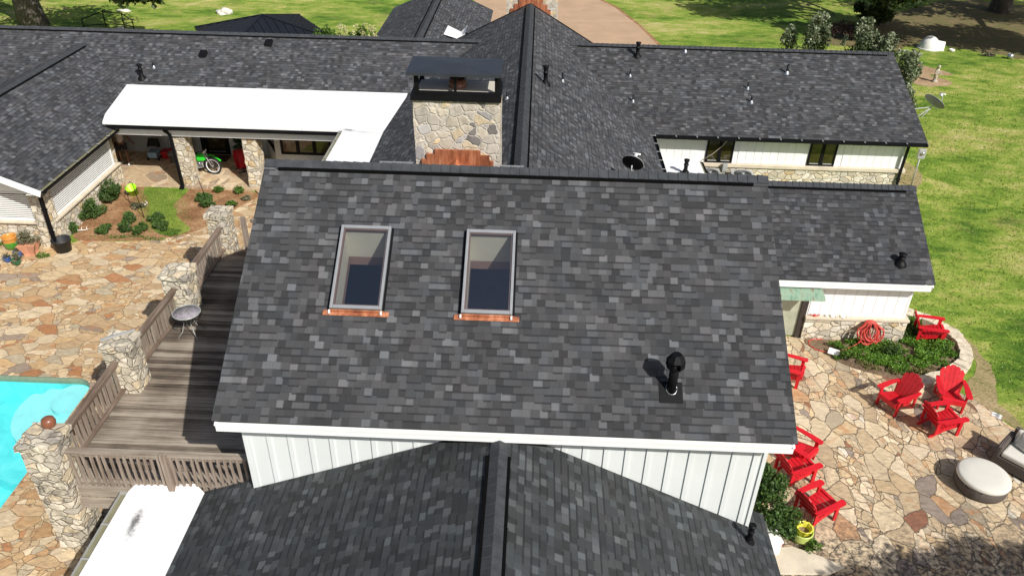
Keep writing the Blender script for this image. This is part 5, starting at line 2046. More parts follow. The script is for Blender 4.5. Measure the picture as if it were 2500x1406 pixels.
for (sx, hx, hy, hz, dx, dy, dz) in ((-1, -.27, -.12, .84, 0, -.25, -.97), (1, .53, -.20, .95, .6, -.35, -.7)):
    for k in range(5):
        off = (k - 2) * .017
        L = (.055, .075, .082, .077, .06)[k] if k else .05
        base = Vector((hx + off * .8, hy + off * .5, hz))
        dd_ = Vector((dx, dy, dz)).normalized() + (Vector((.5 * sx, .3, .1)) if k == 0 else Vector((0, 0, 0)))
        b = LB()
        b.tube([base, base + dd_ * L * .5, base + dd_ * L + Vector((0, .012, 0))], [.010, .009, .007], 6)
        b.build('finger', 'skin', P)

# dirt bike
B_ = empty('dirt_bike', (-13.55, 29.35, .10), 'bright green dirt bike parked on the porch beside a stone column', 'motorbike', rz=radians(-6))


def wheel(cx, r, nm='wheel'):
    t = LB()
    t.tube([(cx + r * cos(a), 0, r + .0 + r * sin(a) * 1.0 + .02) for a in [2 * pi * k / 36 for k in range(37)]], .042, 8, False)
    o = t.build(nm, 'rubber', B_)
    t = LB()
    t.tube([(cx + (r - .055) * cos(a), 0, r + .02 + (r - .055) * sin(a)) for a in [2 * pi * k / 36 for k in range(37)]], .020, 6, False)
    t.build('rim', 'white', o)
    t = LB()
    for k in range(18):
        a = 2 * pi * k / 18
        t.tube([(cx + .03 * cos(a), .02 * (-1) ** k, r + .02 + .03 * sin(a)), (cx + (r - .06) * cos(a + .15), 0, r + .02 + (r - .06) * sin(a + .15))], .003, 4)
    t.tube([(cx, -.05, r + .02), (cx, .05, r + .02)], .035, 10)
    t.build('spokes', 'galv', o)


wheel(.58, .33)
wheel(-.58, .29)
for y in (-.07, .07):
    t = LB()
    t.tube([(.58, y, .35), (.40, y, .74), (.33, y, .90)], [.018, .022, .022], 8)
    t.build('fork', 'lightgrey', B_)
t = LB()
t.add([(.30, -.11, .92), (.30, .11, .92), (.36, .11, 1.02), (.36, -.11, 1.02), (.34, -.10, .90), (.34, .10, .90), (.40, .09, 1.0), (.40, -.09, 1.0)], [(0, 1, 2, 3), (4, 7, 6, 5), (0, 4, 5, 1), (1, 5, 6, 2), (2, 6, 7, 3), (3, 7, 4, 0)])
t.build('number_plate', 'white', B_)
t = LB()
fp = [(.36, .80), (.50, .83), (.66, .80), (.86, .70), (.98, .60)]
vs = [(x, -.055, z) for x, z in fp] + [(x, 0, z + .02) for x, z in fp] + [(x, .055, z) for x, z in fp]
fs = [(i, i + 1, 5 + i + 1, 5 + i) for i in range(4)] + [(5 + i, 6 + i, 11 + i, 10 + i) for i in range(4)]
t.add(vs, fs, True)
t.build('front_mudguard', 'green', B_)
t = LB()
t.add([(.30, -.06, .88), (.30, .06, .88), (.02, -.11, .84), (.02, .11, .84), (-.12, -.06, .80), (-.12, .06, .80), (.34, -.13, .62), (.34, .13, .62), (.06, -.16, .58), (.06, .16, .58), (-.12, -.08, .66), (-.12, .08, .66)],
      [(0, 2, 3, 1), (2, 4, 5, 3), (0, 6, 8, 2), (1, 3, 9, 7), (2, 8, 10, 4), (3, 5, 11, 9), (6, 0, 1, 7), (8, 6, 7, 9), (10, 8, 9, 11)])
t.build('fuel_tank', 'green', B_, bevel=0.015)
t = LB()
t.box(-.66, -.02, -.07, .07, .80, .88)
t.build('seat', 'blackplastic', B_, bevel=0.02)
t = LB()
rp = [(-.5, .80), (-.7, .84), (-.9, .90), (-1.0, .93)]
vs = [(x, -.07, z) for x, z in rp] + [(x, 0, z + .03) for x, z in rp] + [(x, .07, z) for x, z in rp]
t.add(vs, [(i, i + 1, 4 + i + 1, 4 + i) for i in range(3)] + [(4 + i, 5 + i, 9 + i, 8 + i) for i in range(3)], True)
t.build('rear_mudguard', 'green', B_)
t = LB()
t.box(-.10, .16, -.10, .10, .30, .56)
t.tube([(.02, -.12, .42), (.02, .12, .42)], .10, 14)
t.tube([(.16, 0, .45), (.22, 0, .66)], .06, 10)
t.build('engine', 'galv', B_, bevel=0.01)
t = LB()
t.tube([(.20, -.11, .50), (.24, -.13, .34), (.05, -.14, .28), (-.3, -.13, .50), (-.75, -.12, .74)], [.018, .018, .02, .03, .045], 8)
t.build('exhaust', 'lightgrey', B_)
t = LB()
for y in (-.05, .05):
    t.tube([(.30, y, .84), (.24, y, .3), (-.1, y, .27), (-.58, y * 1.6, .31)], .016, 6)
    t.tube([(.30, y, .88), (-.1, y, .76), (-.6, y, .80)], .014, 6)
t.build('frame', 'black', B_)
t = LB()
t.tube([(.24, -.36, 1.06), (.30, -.16, 1.02), (.32, 0, .98), (.30, .16, 1.02), (.24, .36, 1.06)], .013, 8)
hb = t.build('handlebar', 'black', B_)
for s_ in (-1, 1):
    t = LB()
    t.tube([(.25, s_ * .26, 1.05), (.235, s_ * .38, 1.065)], .022, 8)
    t.build('grip', 'rubber', hb)

# big green glazed pots with plants
for (x, y, lb, sd) in ((-12.25, 30.75, 'large green glazed pot with a jade plant beside the porch door', 1), (-14.75, 30.9, 'large green glazed pot half hidden behind the porch column', 2)):
    e = pot('glazed_pot', (x, y, .10), [(0, 0), (.18, 0), (.26, .2), (.31, .48), (.30, .56), (.33, .58), (.33, .62), (.29, .62), (.27, .5)], ('darkgreenglaze',), lb, group='green pots on the porch', soil=.9)
    potted(dict(c=(x, y, 1.05), r=(.38, .36, .36), n=420, leaf=.10, clumps=9, seed=sd), e)
    t = MB()
    t.tube([(x, y, .65), (x + .02, y, 1.0)], [.05, .02], 8)
    t.build('stem', 'bark', e)
e = empty('drum_fan', (-11.95, 29.7, .10), 'red drum fan standing in the porch shade', 'fan', rz=radians(35))
t = LB()
rings_ = []
t.tube([(-.17, 0, .52), (.17, 0, .52)], .40, 28, False)
t.build('drum', 'redmetal', e)
t = LB()
for R in (.1, .2, .3, .39):
    t.tube([(.175, R * cos(a), .52 + R * sin(a)) for a in [2 * pi * k / 28 for k in range(29)]], .006, 4)
for k in range(12):
    a = pi * k / 12
    t.tube([(.175, -.39 * cos(a), .52 - .39 * sin(a)), (.175, .39 * cos(a), .52 + .39 * sin(a))], .004, 4)
t.build('grille', 'black', e)
t = LB()
for k in range(4):
    a = pi / 2 * k
    t.add([(0, .05 * cos(a), .52 + .05 * sin(a)), (.05, .36 * cos(a + .2), .52 + .36 * sin(a + .2)), (-.05, .36 * cos(a + .9), .52 + .36 * sin(a + .9))], [(0, 1, 2)])
t.tube([(-.1, 0, .52), (.1, 0, .52)], .09, 12)
t.build('fan_blades', 'black', e)
for s_ in (-1, 1):
    t = LB()
    t.tube([(-.22, s_ * .22, .03), (.22, s_ * .22, .03)], .02, 6)
    t.tube([(0, s_ * .22, .03), (0, s_ * .30, .26)], .02, 6)
    t.build('stand_foot', 'black', e)
e = empty('metal_bucket', (-15.05, 30.35, .10), 'galvanised metal bucket on the porch floor', 'bucket')
t = LB()
t.lathe([(0, 0), (.15, 0), (.21, .38), (.225, .38), (.225, .40), (.20, .40), (.14, .03), (0, .03)], 24)
t.build('bucket_body', 'galv', e)
t = LB()
t.tube([(.21 * cos(a), .21 * sin(a) * .4, .38 - .05 * sin(a)) for a in [pi * k / 8 for k in range(9)]], .006, 5)
t.build('handle', 'galv', e)
e = empty('red_bin', (-15.45, 30.75, .10), 'red box standing behind the metal bucket', 'box')
t = LB()
t.add([(-.2, -.15, 0), (.2, -.15, 0), (.2, .15, 0), (-.2, .15, 0), (-.25, -.2, .32), (.25, -.2, .32), (.25, .2, .32), (-.25, .2, .32), (-.22, -.17, .30), (.22, -.17, .30), (.22, .17, .30), (-.22, .17, .30)],
      [(3, 2, 1, 0), (0, 1, 5, 4), (1, 2, 6, 5), (2, 3, 7, 6), (3, 0, 4, 7), (4, 5, 9, 8), (5, 6, 10, 9), (6, 7, 11, 10), (7, 4, 8, 11), (8, 9, 10, 11)])
t.build('box_body', 'redmetal', e)
e = empty('play_cart', (-15.95, 30.55, .10), 'pale blue toy cart with dark hood against the porch wall', 'toy cart')
t = LB()
t.box(-.2, .2, -.22, .2, .12, .38)
t.build('tray', 'blueitem', e, bevel=.03)
t = LB()
t.add([(-.22, -.05, .60), (.22, -.05, .60), (.22, .22, .85), (-.22, .22, .85), (-.22, .26, .45), (.22, .26, .45), (-.22, -.05, .55), (.22, -.05, .55)], [(0, 1, 2, 3), (3, 2, 5, 4), (0, 3, 4, 6), (1, 7, 5, 2)])
t.build('hood', 'blackplastic', e, bevel=.01)
for sx in (-1, 1):
    for sy in (-.15, .14):
        t = LB()
        t.tube([(sx * .2, sy, .07), (sx * .25, sy, .07)], .07, 14)
        t.build('wheel', 'rubber', e)
    t = LB()
    t.tube([(sx * .19, .16, .36), (sx * .19, .18, .62)], .012, 6)
    t.build('upright', 'lightgrey', e)
e = empty('tricycle_cart', (-14.85, 31.0, .10), 'red and black cart with a wire basket against the porch wall', 'cart')
t = LB()
t.box(-.28, .28, -.16, .16, .62, .84)
t.build('cart_body', 'redmetal', e, bevel=.03)
t = LB()
for zz_ in (.22, .34, .46):
    t.tube([(-.35, -.2, zz_), (.35, -.2, zz_), (.35, .2, zz_), (-.35, .2, zz_), (-.35, -.2, zz_)], .008, 5)
for k in range(8):
    t.tube([(-.35 + .1 * k, -.2, .22), (-.35 + .1 * k, -.2, .46)], .005, 4)
t.build('wire_basket', 'lightgrey', e)
for sx in (-.34, .34):
    for sy in (-.18, .18):
        t = LB()
        t.tube([(sx, sy, 0), (sx, sy, .9)], .016, 6)
        t.build('leg', 'black', e)
t = LB()
t.tube([(-.34, 0, .9), (-.2, 0, 1.02), (.2, 0, 1.02), (.34, 0, .9)], .018, 6)
t.build('handle', 'black', e)
t = MB()
t.box(-13.9, -12.9, 30.5, 31.15, .103, .118)
tag(t.build('doormat', plain('dark_doormat', (0.045, 0.022, 0.018), .95, 0, .3, 20, .4), bevel=.004), 'dark doormat in front of the porch door', 'doormat')
e = empty('hanging_lantern', (-10.85, 30.1, 2.5), 'small copper coloured lantern hanging by the bay window', 'lantern')
t = MB()
t.tube([(-10.85, 30.1, 2.5), (-10.85, 30.1, 2.2)], .008, 5)
t.build('hanger', 'black', e)
t = MB()
t.lathe([(.02, 2.24), (.09, 2.14), (.10, 2.02), (.05, 1.92), (0, 1.92)], 14, -10.85, 30.1)
t.build('lantern_body', 'copper', e)
t = MB()
t.lathe([(0, 1.915), (.07, 1.90), (.08, 1.84), (.03, 1.80), (0, 1.80)], 14, -10.85, 30.1)
t.build('glass_globe', 'white', e)


# ============================================================ FIRE PATIO
def make_chair(loc, rz, label):
    """adirondack chair facing +X in its own space"""
    e = empty('adirondack_chair', loc, label, 'garden chair', 'red garden chairs on and around the flagstone patio', rz)
    # side stringers: from front (high) to back on the ground
    for s in (-1, 1):
        b = LB()
        y = s * .25
        pts = [(.34, .30), (.36, .38), (.30, .40), (-.05, .30), (-.48, .05), (-.50, .0), (-.40, .0), (-.05, .18), (.30, .27)]
        vs = [(x, y - .015, z) for x, z in pts] + [(x, y + .015, z) for x, z in pts]
        m = len(pts)
        b.add(vs, [tuple(range(m)), tuple(range(2 * m - 1, m - 1, -1))] + [(i, i + m, (i + 1) % m + m, (i + 1) % m) for i in range(m)])
        b.build('stringer', 'red', e)
        b = LB()
        b.box(.24, .33, s * .295 - .02, s * .295 + .02, 0, .55)
        b.build('front_leg', 'red', e)
        b = LB()
        b.box(-.40, -.32, s * .295 - .018, s * .295 + .018, .12, .56)
        b.build('back_post', 'red', e)
        # arm
        b = LB()
        ap = [(-.46, .05), (-.44, -.03), (-.20, -.07), (.10, -.085), (.36, -.075), (.40, -.03), (.40, .05), (.36, .085), (.0, .06)]
        vs = [(x, s * .335 - s * yy, .55 + (x + .46) * .02) for x, yy in ap]
        vs += [(v[0], v[1], v[2] + .025) for v in vs]
        m = len(ap)
        b.add(vs, [tuple(range(m)), tuple(range(2 * m - 1, m - 1, -1))] + [(i, i + m, (i + 1) % m + m, (i + 1) % m) for i in range(m)])
        b.build('armrest', 'red', e)
    # seat slats
    sp = [(.34 - .095 * k, .415 - (.0 if k == 0 else .028) * k) for k in range(7)]
    for k, (x, z) in enumerate(sp):
        b = LB()
        m = Matrix.Translation((x, 0, z)) @ Matrix.Rotation(radians(-16 if k else 10), 4, 'Y')
        b.box(-.042, .042, -.275, .275, -.012, .012, m)
        b.build('seat_slat', 'red', e)
    b = LB()
    b.box(.355, .38, -.27, .27, .28, .40)
    b.build('front_apron', 'red', e)
    # back: fan of slats leaning backwards, rounded top
    tilt = radians(26)
    R = Matrix.Translation((-.24, 0, .25)) @ Matrix.Rotation(-tilt, 4, 'Y')
    for k in range(5):
        u = k - 2
        w0, w1 = .088, .118
        L = (.64, .72, .75, .72, .64)[k]
        y0, y1 = u * .094, u * .124
        b = LB()
        vs = []
        top = [(-.5, -.015 - abs(min(u, 0)) * .035), (0, .0), (.5, -.015 - abs(max(u, 0)) * .035)]
        for x in (-.011, .011):
            vs += [(x, y0 - w0 / 2, 0), (x, y0 + w0 / 2, 0)] + [(x, y1 + t_ * w1, L + dz) for t_, dz in reversed(top)]
        vs = [R @ Vector(v) for v in vs]
        b.add(vs, [(0, 1, 2, 3, 4), (9, 8, 7, 6, 5)] + [(i, i + 5, (i + 1) % 5 + 5, (i + 1) % 5) for i in range(5)])
        b.build('back_slat', 'red', e)
    for (hz, wd) in ((.06, .50), (.30, .62), (.52, .58)):
        b = LB()
        b.box(-.04, -.013, -wd / 2, wd / 2, hz - .03, hz + .03, R)
        b.build('back_rail', 'red', e)
    return e


ch = make_chair((9.98, 16.42, .012), radians(209), 'red garden chair facing lower left, left one of three by the stone kerb')
for (x, y, a, lb) in ((11.50, 16.62, 256, 'red garden chair facing the viewer, backed by the mulch strip'),
                      (10.88, 15.62, 12, 'red garden chair seen from behind, in front of the other two of its group'),
                      (12.18, 19.62, -12, 'red garden chair standing in the planting bed below the white wall'),
                      (7.40, 17.42, -25, 'red garden chair mostly hidden by the edge of the large roof, beyond the others'),
                      (6.62, 13.72, 22, 'red garden chair in front of the pair beside the white board wall'),
                      (6.82, 14.35, -48, 'red garden chair partly under the roof corner, behind another red chair'),
                      (6.78, 12.55, 28, 'red garden chair next to the yellow pot')):
    copy_tree(ch, (x, y, .012), radians(a), lb)

e = empty('round_ottoman', (10.98, 13.62, .012), 'round wicker ottoman with a cream cushion', 'ottoman')
b = LB()
b.lathe([(0, .02), (.55, .02), (.585, .10), (.585, .26), (.56, .30), (0, .30)], 48)
b.build('wicker_base', 'wicker', e)
b = LB()
b.lathe([(0, .30), (.555, .30), (.585, .325), (.59, .37), (.575, .41), (.54, .43), (.3, .445), (0, .45)], 48)
b.build('cushion', 'cushion', e)

f_ = Vector((-.74, -.67, 0)).normalized()
e = empty('wicker_sofa', (12.58, 13.95, .012), 'dark wicker sofa with cream cushions at the edge of the patio', 'sofa', rz=atan2(f_.y, f_.x) + pi / 2)
b = LB()
b.box(-.95, .95, -.42, .42, .05, .34)
b.build('wicker_base', 'wicker', e, bevel=.03)
for s in (-1, 1):
    b = LB()
    b.box(s * .95 - .07, s * .95 + .07, -.42, .44, .05, .62)
    b.build('arm', 'wicker', e, bevel=.04)
    b = LB()
    b.box(s * .44 - .435, s * .44 + .435, -.40, .22, .345, .49)
    b.build('seat_cushion', 'cushion', e, bevel=.045)
    b = LB()
    b.box(s * .44 - .43, s * .44 + .43, .20, .36, .49, .86, Matrix.Translation((0, -.06, 0)) @ Matrix.Rotation(radians(-9), 4, 'X'))
    b.build('back_cushion', 'cushion', e, bevel=.05)
b = LB()
b.box(-.95, .95, .36, .48, .05, .78)
b.build('wicker_back', 'wicker', e, bevel=.04)


def pillow(x, y, z, rz, label):
    e2 = empty('pillow', (x, y, z), label, 'pillow', rz=rz)
    b = LB()
    N = 10
    for side in (1, -1):
        vs, fs = [], []
        for i in range(N + 1):
            for j in range(N + 1):
                u, v = i / N * 2 - 1, j / N * 2 - 1
                k = (1 - u ** 4) * (1 - v ** 4)
                pin = 1 - .09 * (1 - abs(u)) * abs(v) - .0
                pin2 = 1 - .09 * (1 - abs(v)) * abs(u)
                vs.append((u * .22 * pin2, side * .075 * k ** .5, .20 + v * .20 * pin))
        for i in range(N):
            for j in range(N):
                a = i * (N + 1) + j
                f = (a, a + 1, a + N + 2, a + N + 1)
                fs.append(f if side < 0 else f[::-1])
        b.add(vs, fs, True)
    o = b.build('pillow_cover', 'pattern', e2)
    o.rotation_euler = (radians(-24), 0, 0)


# pillow leaning in the left corner of the sofa
q = Vector((12.58, 13.95, 0)) + Matrix.Rotation(atan2(f_.y, f_.x) + pi / 2, 3, 'Z') @ Vector((-.60, .02, 0))
pillow(q.x, q.y, .50, atan2(f_.y, f_.x) + pi / 2 - .35, 'cream pillow with grey circles leaning in the corner of the wicker sofa')

# kerb of stones round the planting bed
e = empty('stone_kerb', (11.8, 18.5, 0), 'curved kerb of pale stones round the planting bed', 'kerb')
kp = smooth_loop([(11.35, 20.75), (12.2, 20.78), (12.85, 20.2), (13.08, 19.3), (12.75, 18.4), (11.95, 17.8), (11.1, 17.45), (10.75, 17.40)], 6)[:-6]
b = MB()
acc = [Vector((*p, 0)) for p in kp]
i = 0
rk = random.Random(4)
b = MB()
wd = .19
pos_ = 0
seg = []
for i in range(len(acc) - 1):
    t = (acc[min(i + 1, len(acc) - 1)] - acc[max(i - 1, 0)]).normalized()
    seg.append((acc[i], Vector((-t.y, t.x, 0))))
step = 2
for i in range(0, len(seg) - step, step):
    (p, n1), (q, n2) = seg[i], seg[i + step]
    p = p.lerp(q, .03)
    q = q.lerp(p, .03)
    w1, w2 = wd * rk.uniform(.85, 1.15), wd * rk.uniform(.85, 1.15)
    h = .15 + rk.uniform(-.02, .02)
    vs = [p - n1 * w1, q - n2 * w2, q + n2 * w2, p + n1 * w1]
    vs = [v + Vector((rk.uniform(-.015, .015), rk.uniform(-.015, .015), 0)) for v in vs]
    k = MB()
    k.add([tuple(v) for v in vs] + [(v.x, v.y, h) for v in vs], [(0, 3, 2, 1), (4, 5, 6, 7), (0, 1, 5, 4), (1, 2, 6, 5), (2, 3, 7, 6), (3, 0, 4, 7)])
    k.build('kerb_stone', 'kerb', e, rugged=0.015)
# plants of the bed
b = MB()
rg = random.Random(31)
cnt = 0
for _ in range(150):
    x, y = rg.uniform(9.0, 12.6), rg.uniform(17.9, 20.5)
    if y < 17.75 + abs(x - 10.9) ** 1.6 * .28 + .12 or (x < 11.35 and y > 19.25) or (x > 12.3 and (y < 18.6 or y > 20.0)):
        continue
    foliage(b, (x, y, .10), (.30, .28, rg.uniform(.06, .13)), 300, .05, clumps=4, seed=int(x * 1000))
tag(b.build('ground_cover', 'groundcover'), kind='stuff')
b = MB()
for _ in range(26):
    x = rg.uniform(9.0, 12.3)
    y = 17.85 + abs(x - 10.9) ** 1.7 * .27 + rg.uniform(-.05, .15)
    foliage(b, (x, y, .06), (.22, .12, .07), 160, .04, clumps=3, seed=int(x * 999))
tag(b.build('dry_weeds', 'drygrass'), kind='stuff')
G2 = 'plants in the kerbed bed'
bush('bed_plant', 9.35, 18.38, .24, .2, .17, 520, .075, 'shrublight', 'bright broad leaved plant beside the white slab', 'plant', G2, 6, 41)
bush('bed_plant', 11.4, 19.9, .45, .38, .22, 1300, .06, 'shrub', 'dark bushy plant left of the chair in the planting bed', 'plant', G2, 8, 42)
bush('bed_plant', 12.35, 19.0, .40, .40, .20, 1100, .055, 'groundcover', 'bright green mound inside the right end of the kerb', 'plant', G2, 8, 43)
bush('bed_plant', 10.8, 18.7, .35, .3, .18, 900, .055, 'shrub', 'dark plant in the middle of the kerbed bed', 'plant', G2, 8, 44)
bush('bed_plant', 11.7, 18.6, .35, .3, .16, 800, .055, 'groundcover', 'green plant between the dark middle plant and the kerb', 'plant', G2, 8, 45)
b = MB()
b.box(-.16, .16, -.11, .11, 0, .03, Matrix.Translation((9.05, 18.62, .12)) @ Matrix.Rotation(-.5, 4, 'Z') @ Matrix.Rotation(.3, 4, 'X'))
tag(b.build('white_slab', 'white', bevel=.004), 'flat white slab lying at the corner of the planting bed', 'slab')

# hose
e = empty('garden_hose', (10.15, 19.3, 0), 'red garden hose coiled on a wall reel and trailing over the patio', 'hose')
b = MB()
rh = random.Random(9)
for k in range(15):
    w_ = rh.uniform(.12, .42)
    dp = rh.uniform(.50, .80)
    ox = rh.uniform(-.05, .05)
    sk = rh.uniform(-.16, .14)
    yy = 19.30 - .012 * k
    pts = []
    for j in range(25):
        a = 2 * pi * j / 24
        zz_ = .84 - dp / 2 + dp / 2 * cos(a)
        x_ = 10.17 + ox + w_ * sin(a) * (1.0 if cos(a) < .3 else .75) + sk * (1 - cos(a)) / 2
        pts.append((x_, yy - .22 * ((1 - cos(a)) / 2), max(zz_, .06)))
    b.tube(pts, .017, 6, False)
b.build('hose_coil', 'hose', e)
b = MB()
b.tube([(9.95, 19.05, .25), (9.75, 19.0, .10), (9.45, 18.85, .06), (9.15, 18.72, .04), (8.85, 18.72, .035), (8.6, 18.86, .03), (8.48, 19.05, .03), (8.5, 19.25, .03), (8.68, 19.36, .03), (8.95, 19.36, .035)], .016, 8)
b.build('hose_tail', 'hose', e)
b = MB()
b.lathe([(.09, -.10), (.09, .10)], 16, 0, 0, None, Matrix.Translation((10.2, 19.26, .74)) @ Matrix.Rotation(pi / 2, 4, 'X'))
for k in range(8):
    a = 2 * pi * k / 8
    b.tube([(10.2 + .09 * cos(a), 19.16, .74 + .09 * sin(a)), (10.2 + .14 * cos(a + .4), 19.13, .74 + .14 * sin(a + .4))], .006, 5)
b.build('reel', 'lightgrey', e)
# things on the ledge
e = empty('toy_crab', (8.55, 19.41, .835), 'small red lobster ornament at the left end of the ledge', 'ornament')
b = LB()
b.lathe([(0, .0), (.05, .01), (.06, .03), (.03, .06), (0, .065)], 12)
b.build('shell', 'hose', e)
for s in (-1, 1):
    b = LB()
    b.tube([(s * .04, 0, .03), (s * .10, -.03, .04), (s * .14, .02, .05)], [.012, .012, .022], 6)
    b.build('claw', 'hose', e)
for k, (x, r_) in enumerate(((8.90, .06), (9.06, .075), (9.2, .045), (9.36, .08), (9.52, .055))):
    b = MB()
    foliage(b, (x, 19.41, .86), (r_, .05, .035), 12, .05, seed=k)
    b.lathe([(0, .83), (r_, .835), (r_ * .9, .835 + r_ * .5), (0, .835 + r_ * .75)], 9, x, 19.41)
    tag(b.build('seashell', 'bone', rugged=.01), ['pale seashell on the ledge next to the red ornament', 'second seashell from the red ornament', 'smallest seashell in the middle of the row', 'largest seashell, fourth along the ledge', 'last seashell at the right end of the row'][k], 'seashell', 'seashells on the stone ledge')

# yellow pot, bush, cooler
e = empty('yellow_pot', (6.24, 11.82, .012), 'yellow scalloped pot nested in a pale green pot', 'plant pot')
b = MB()
b.lathe([(r, .012 + h) for r, h in [(0, 0), (.15, 0), (.19, .08), (.205, .12), (.195, .15), (.22, .20), (.21, .23), (.235, .28), (.235, .32), (.21, .32), (.20, .2), (0, .18)]], 30, 6.24, 11.82)
b.build('outer_pot', 'limeglaze', e)
b = MB()
b.lathe([(r, .012 + h) for r, h in [(.12, .2), (.15, .30), (.17, .39), (.19, .40), (.15, .39), (.13, .30), (.12, .26)]], 48, 6.27, 11.84, lambda a, z: 1 + .05 * sin(a * 10))
b.build('inner_pot', 'yellowglaze', e)
b = MB()
b.lathe([(0, .27), (.135, .27)], 16, 6.27, 11.84)
b.build('soil', 'soil', e)
bush('patio_bush', 5.55, 12.75, .62, .62, .62, 5200, .07, 'shrub', 'large feathery green bush beside the white board wall', 'bush', None, 16, 51, zc=.62)
bush('patio_bush', 5.75, 11.95, .45, .5, .42, 2600, .07, 'shrub', 'lower part of the planting beside the yellow pot and the white cooler', 'bush', None, 12, 52, zc=.42)
bush('patio_bush', 6.45, 11.55, .26, .22, .12, 520, .055, 'shrublight', 'weedy green tuft in front of the yellow pot', 'plant', None, 6, 53)
e = empty('cooler', (5.42, 11.62, .012), 'white cooler with a red latch standing beside the front gable roof', 'cooler', rz=.2)
b = LB()
b.box(-.2, .2, -.3, .3, 0, .38)
b.build('cooler_body', 'doghouse', e, bevel=.03)
b = LB()
b.box(-.215, .215, -.315, .315, .385, .45)
b.build('lid', 'doghouse', e, bevel=.02)
b = LB()
b.box(.2, .222, -.28, -.2, .28, .40)
b.build('latch', 'redmetal', e)
b = MB()
b.prism([(5.1, 11.45), (6.0, 11.6), (6.6, 11.35), (7.0, 11.1), (6.6, 10.9), (5.1, 10.85)], .012, .06)
tag(b.build('stone_step', 'ledge', bevel=.012), 'long pale stone slab in front of the yellow pot', 'stone slab')

# flip flop and oddments
e = empty('sandals', (12.63, 16.23, .01), 'pair of white flip flops lying on the mulch by the patio edge', 'sandals', rz=-.6)
for s in (-1, 1):
    b = LB()
    b.prism([(.13, s * .05 - .03), (.14, s * .05 + .02), (.05, s * .05 + .045), (-.08, s * .05 + .035), (-.13, s * .05), (-.08, s * .05 - .035), (.05, s * .05 - .045)], 0, .02)
    o = b.build('sandal', 'white', e)
    b = LB()
    b.tube([(.08, s * .05, .02), (.03, s * .05 + .035, .045), (-.03, s * .05 + .04, .02)], .006, 5)
    b.tube([(.08, s * .05, .02), (.03, s * .05 - .035, .045), (-.03, s * .05 - .04, .02)], .006, 5)
    b.build('strap', 'blackplastic', o)

# air conditioners behind the large ridge
def condenser(x, y, label):
    e = empty('air_conditioner', (x, y, 0), label, 'air conditioner', 'air conditioners behind the large ridge')
    b = LB()
    b.box(-.42, .42, -.42, .42, 0, 1.15)
    b.build('casing', 'lightgrey', e, bevel=.05)
    b = LB()
    b.box(-.44, .44, -.44, .44, 1.15, 1.20)
    b.build('lid', 'lightgrey', e, bevel=.03)
    b = LB()
    b.lathe([(.34, 1.18), (.34, 1.205), (0, 1.205)], 28)
    b.build('fan_well', 'black', e)
    b = LB()
    for k in range(10):
        R = .05 + k * .032
        b.tube([(R * cos(a), R * sin(a), 1.215) for a in [2 * pi * j / 24 for j in range(25)]], .004, 4)
    b.lathe([(.07, 1.21), (.07, 1.235), (0, 1.24)], 14)
    b.build('fan_guard', 'grey', e)


condenser(7.02, 28.62, 'air conditioner beside the small white flat roof')
condenser(8.30, 28.58, 'air conditioner farther from the small white flat roof')
b = MB()
b.box(7.58, 7.76, 28.95, 29.08, 1.10, 1.42)
b.box(7.64, 7.70, 28.98, 29.04, 0, 1.10)
tag(b.build('switch_box', 'lightgrey', bevel=.008), 'grey switch box between the two air conditioners', 'switch box')


def dish(loc, aim, R, mat, label, arm=.55, mast=None):
    e = empty('satellite_dish', loc, label, 'satellite dish', 'satellite dishes fixed to the house')
    z = Vector(aim).normalized()
    x = Vector((0, 0, 1)).cross(z).normalized()
    y = z.cross(x)
    T = Matrix(((x.x, y.x, z.x, 0), (x.y, y.y, z.y, 0), (x.z, y.z, z.z, 0), (0, 0, 0, 1)))
    b = LB()
    b.lathe([(0, 0), (R * .4, R * .03), (R * .75, R * .10), (R, R * .18), (R, R * .20), (R * .75, R * .12), (R * .4, R * .05), (0, R * .02)], 36, 0, 0, None, T)
    b.build('reflector', mat, e)
    b = LB()
    b.tube([T @ Vector((R * cos(a), R * sin(a), R * .19)) for a in [2 * pi * k / 36 for k in range(37)]], .009, 5, False)
    b.build('rim', 'lightgrey', e)
    b = LB()
    b.tube([T @ Vector((0, -R * .9, -.02)), T @ Vector((0, -R * .75, arm * .7)), T @ Vector((0, -R * .15, arm))], .018, 6)
    b.build('feed_arm', 'lightgrey', e)
    b = LB()
    b.tube([T @ Vector((0, -R * .15, arm - .05)), T @ Vector((0, 0, arm - .14))], .045, 10)
    b.tube([T @ Vector((-.12, -R * .15, arm)), T @ Vector((.12, -R * .15, arm))], .028, 8)
    b.build('receiver', 'white', e)
    b = LB()
    m0 = T @ Vector((0, 0, -.03))
    for q_ in mast:
        b.tube([m0, m0 + Vector((0, 0, -.15)), Vector(q_)], .02, 7)
    b.build('mount', 'lightgrey', e)
    return e


dish((3.02, 21.8, 4.42), (.32, .81, .49), .33, 'black', 'black satellite dish just behind the large ridge', .45, [(.05, -.1, -.95), (-.2, .1, -.95)])
dish((16.65, 32.3, 3.0), (.62, .33, .71), .46, 'dishgrey', 'grey satellite dish on struts at the end of the far right roof', .55, [(-.55, -.5, -.45), (-1.3, -.6, -.1), (-1.3, -1.0, -.55)])
e = empty('meter_post', (15.95, 30.6, 0), 'grey meter box on a thin post by the far right corner', 'meter')
b = MB()
b.tube([(15.95, 30.6, 0), (15.95, 30.6, 1.5)], .03, 8)
b.build('post', 'lightgrey', e)
b = MB()
b.box(15.82, 16.10, 30.52, 30.66, 1.25, 1.65)
b.build('meter_box', 'lightgrey', e, bevel=.01)
b = MB()
b.lathe([(.07, 0), (.07, .06), (0, .07)], 14, 0, 0, None, Matrix.Translation((15.96, 30.52, 1.5)) @ Matrix.Rotation(pi / 2, 4, 'X'))
b.build('dial', 'galv', e)

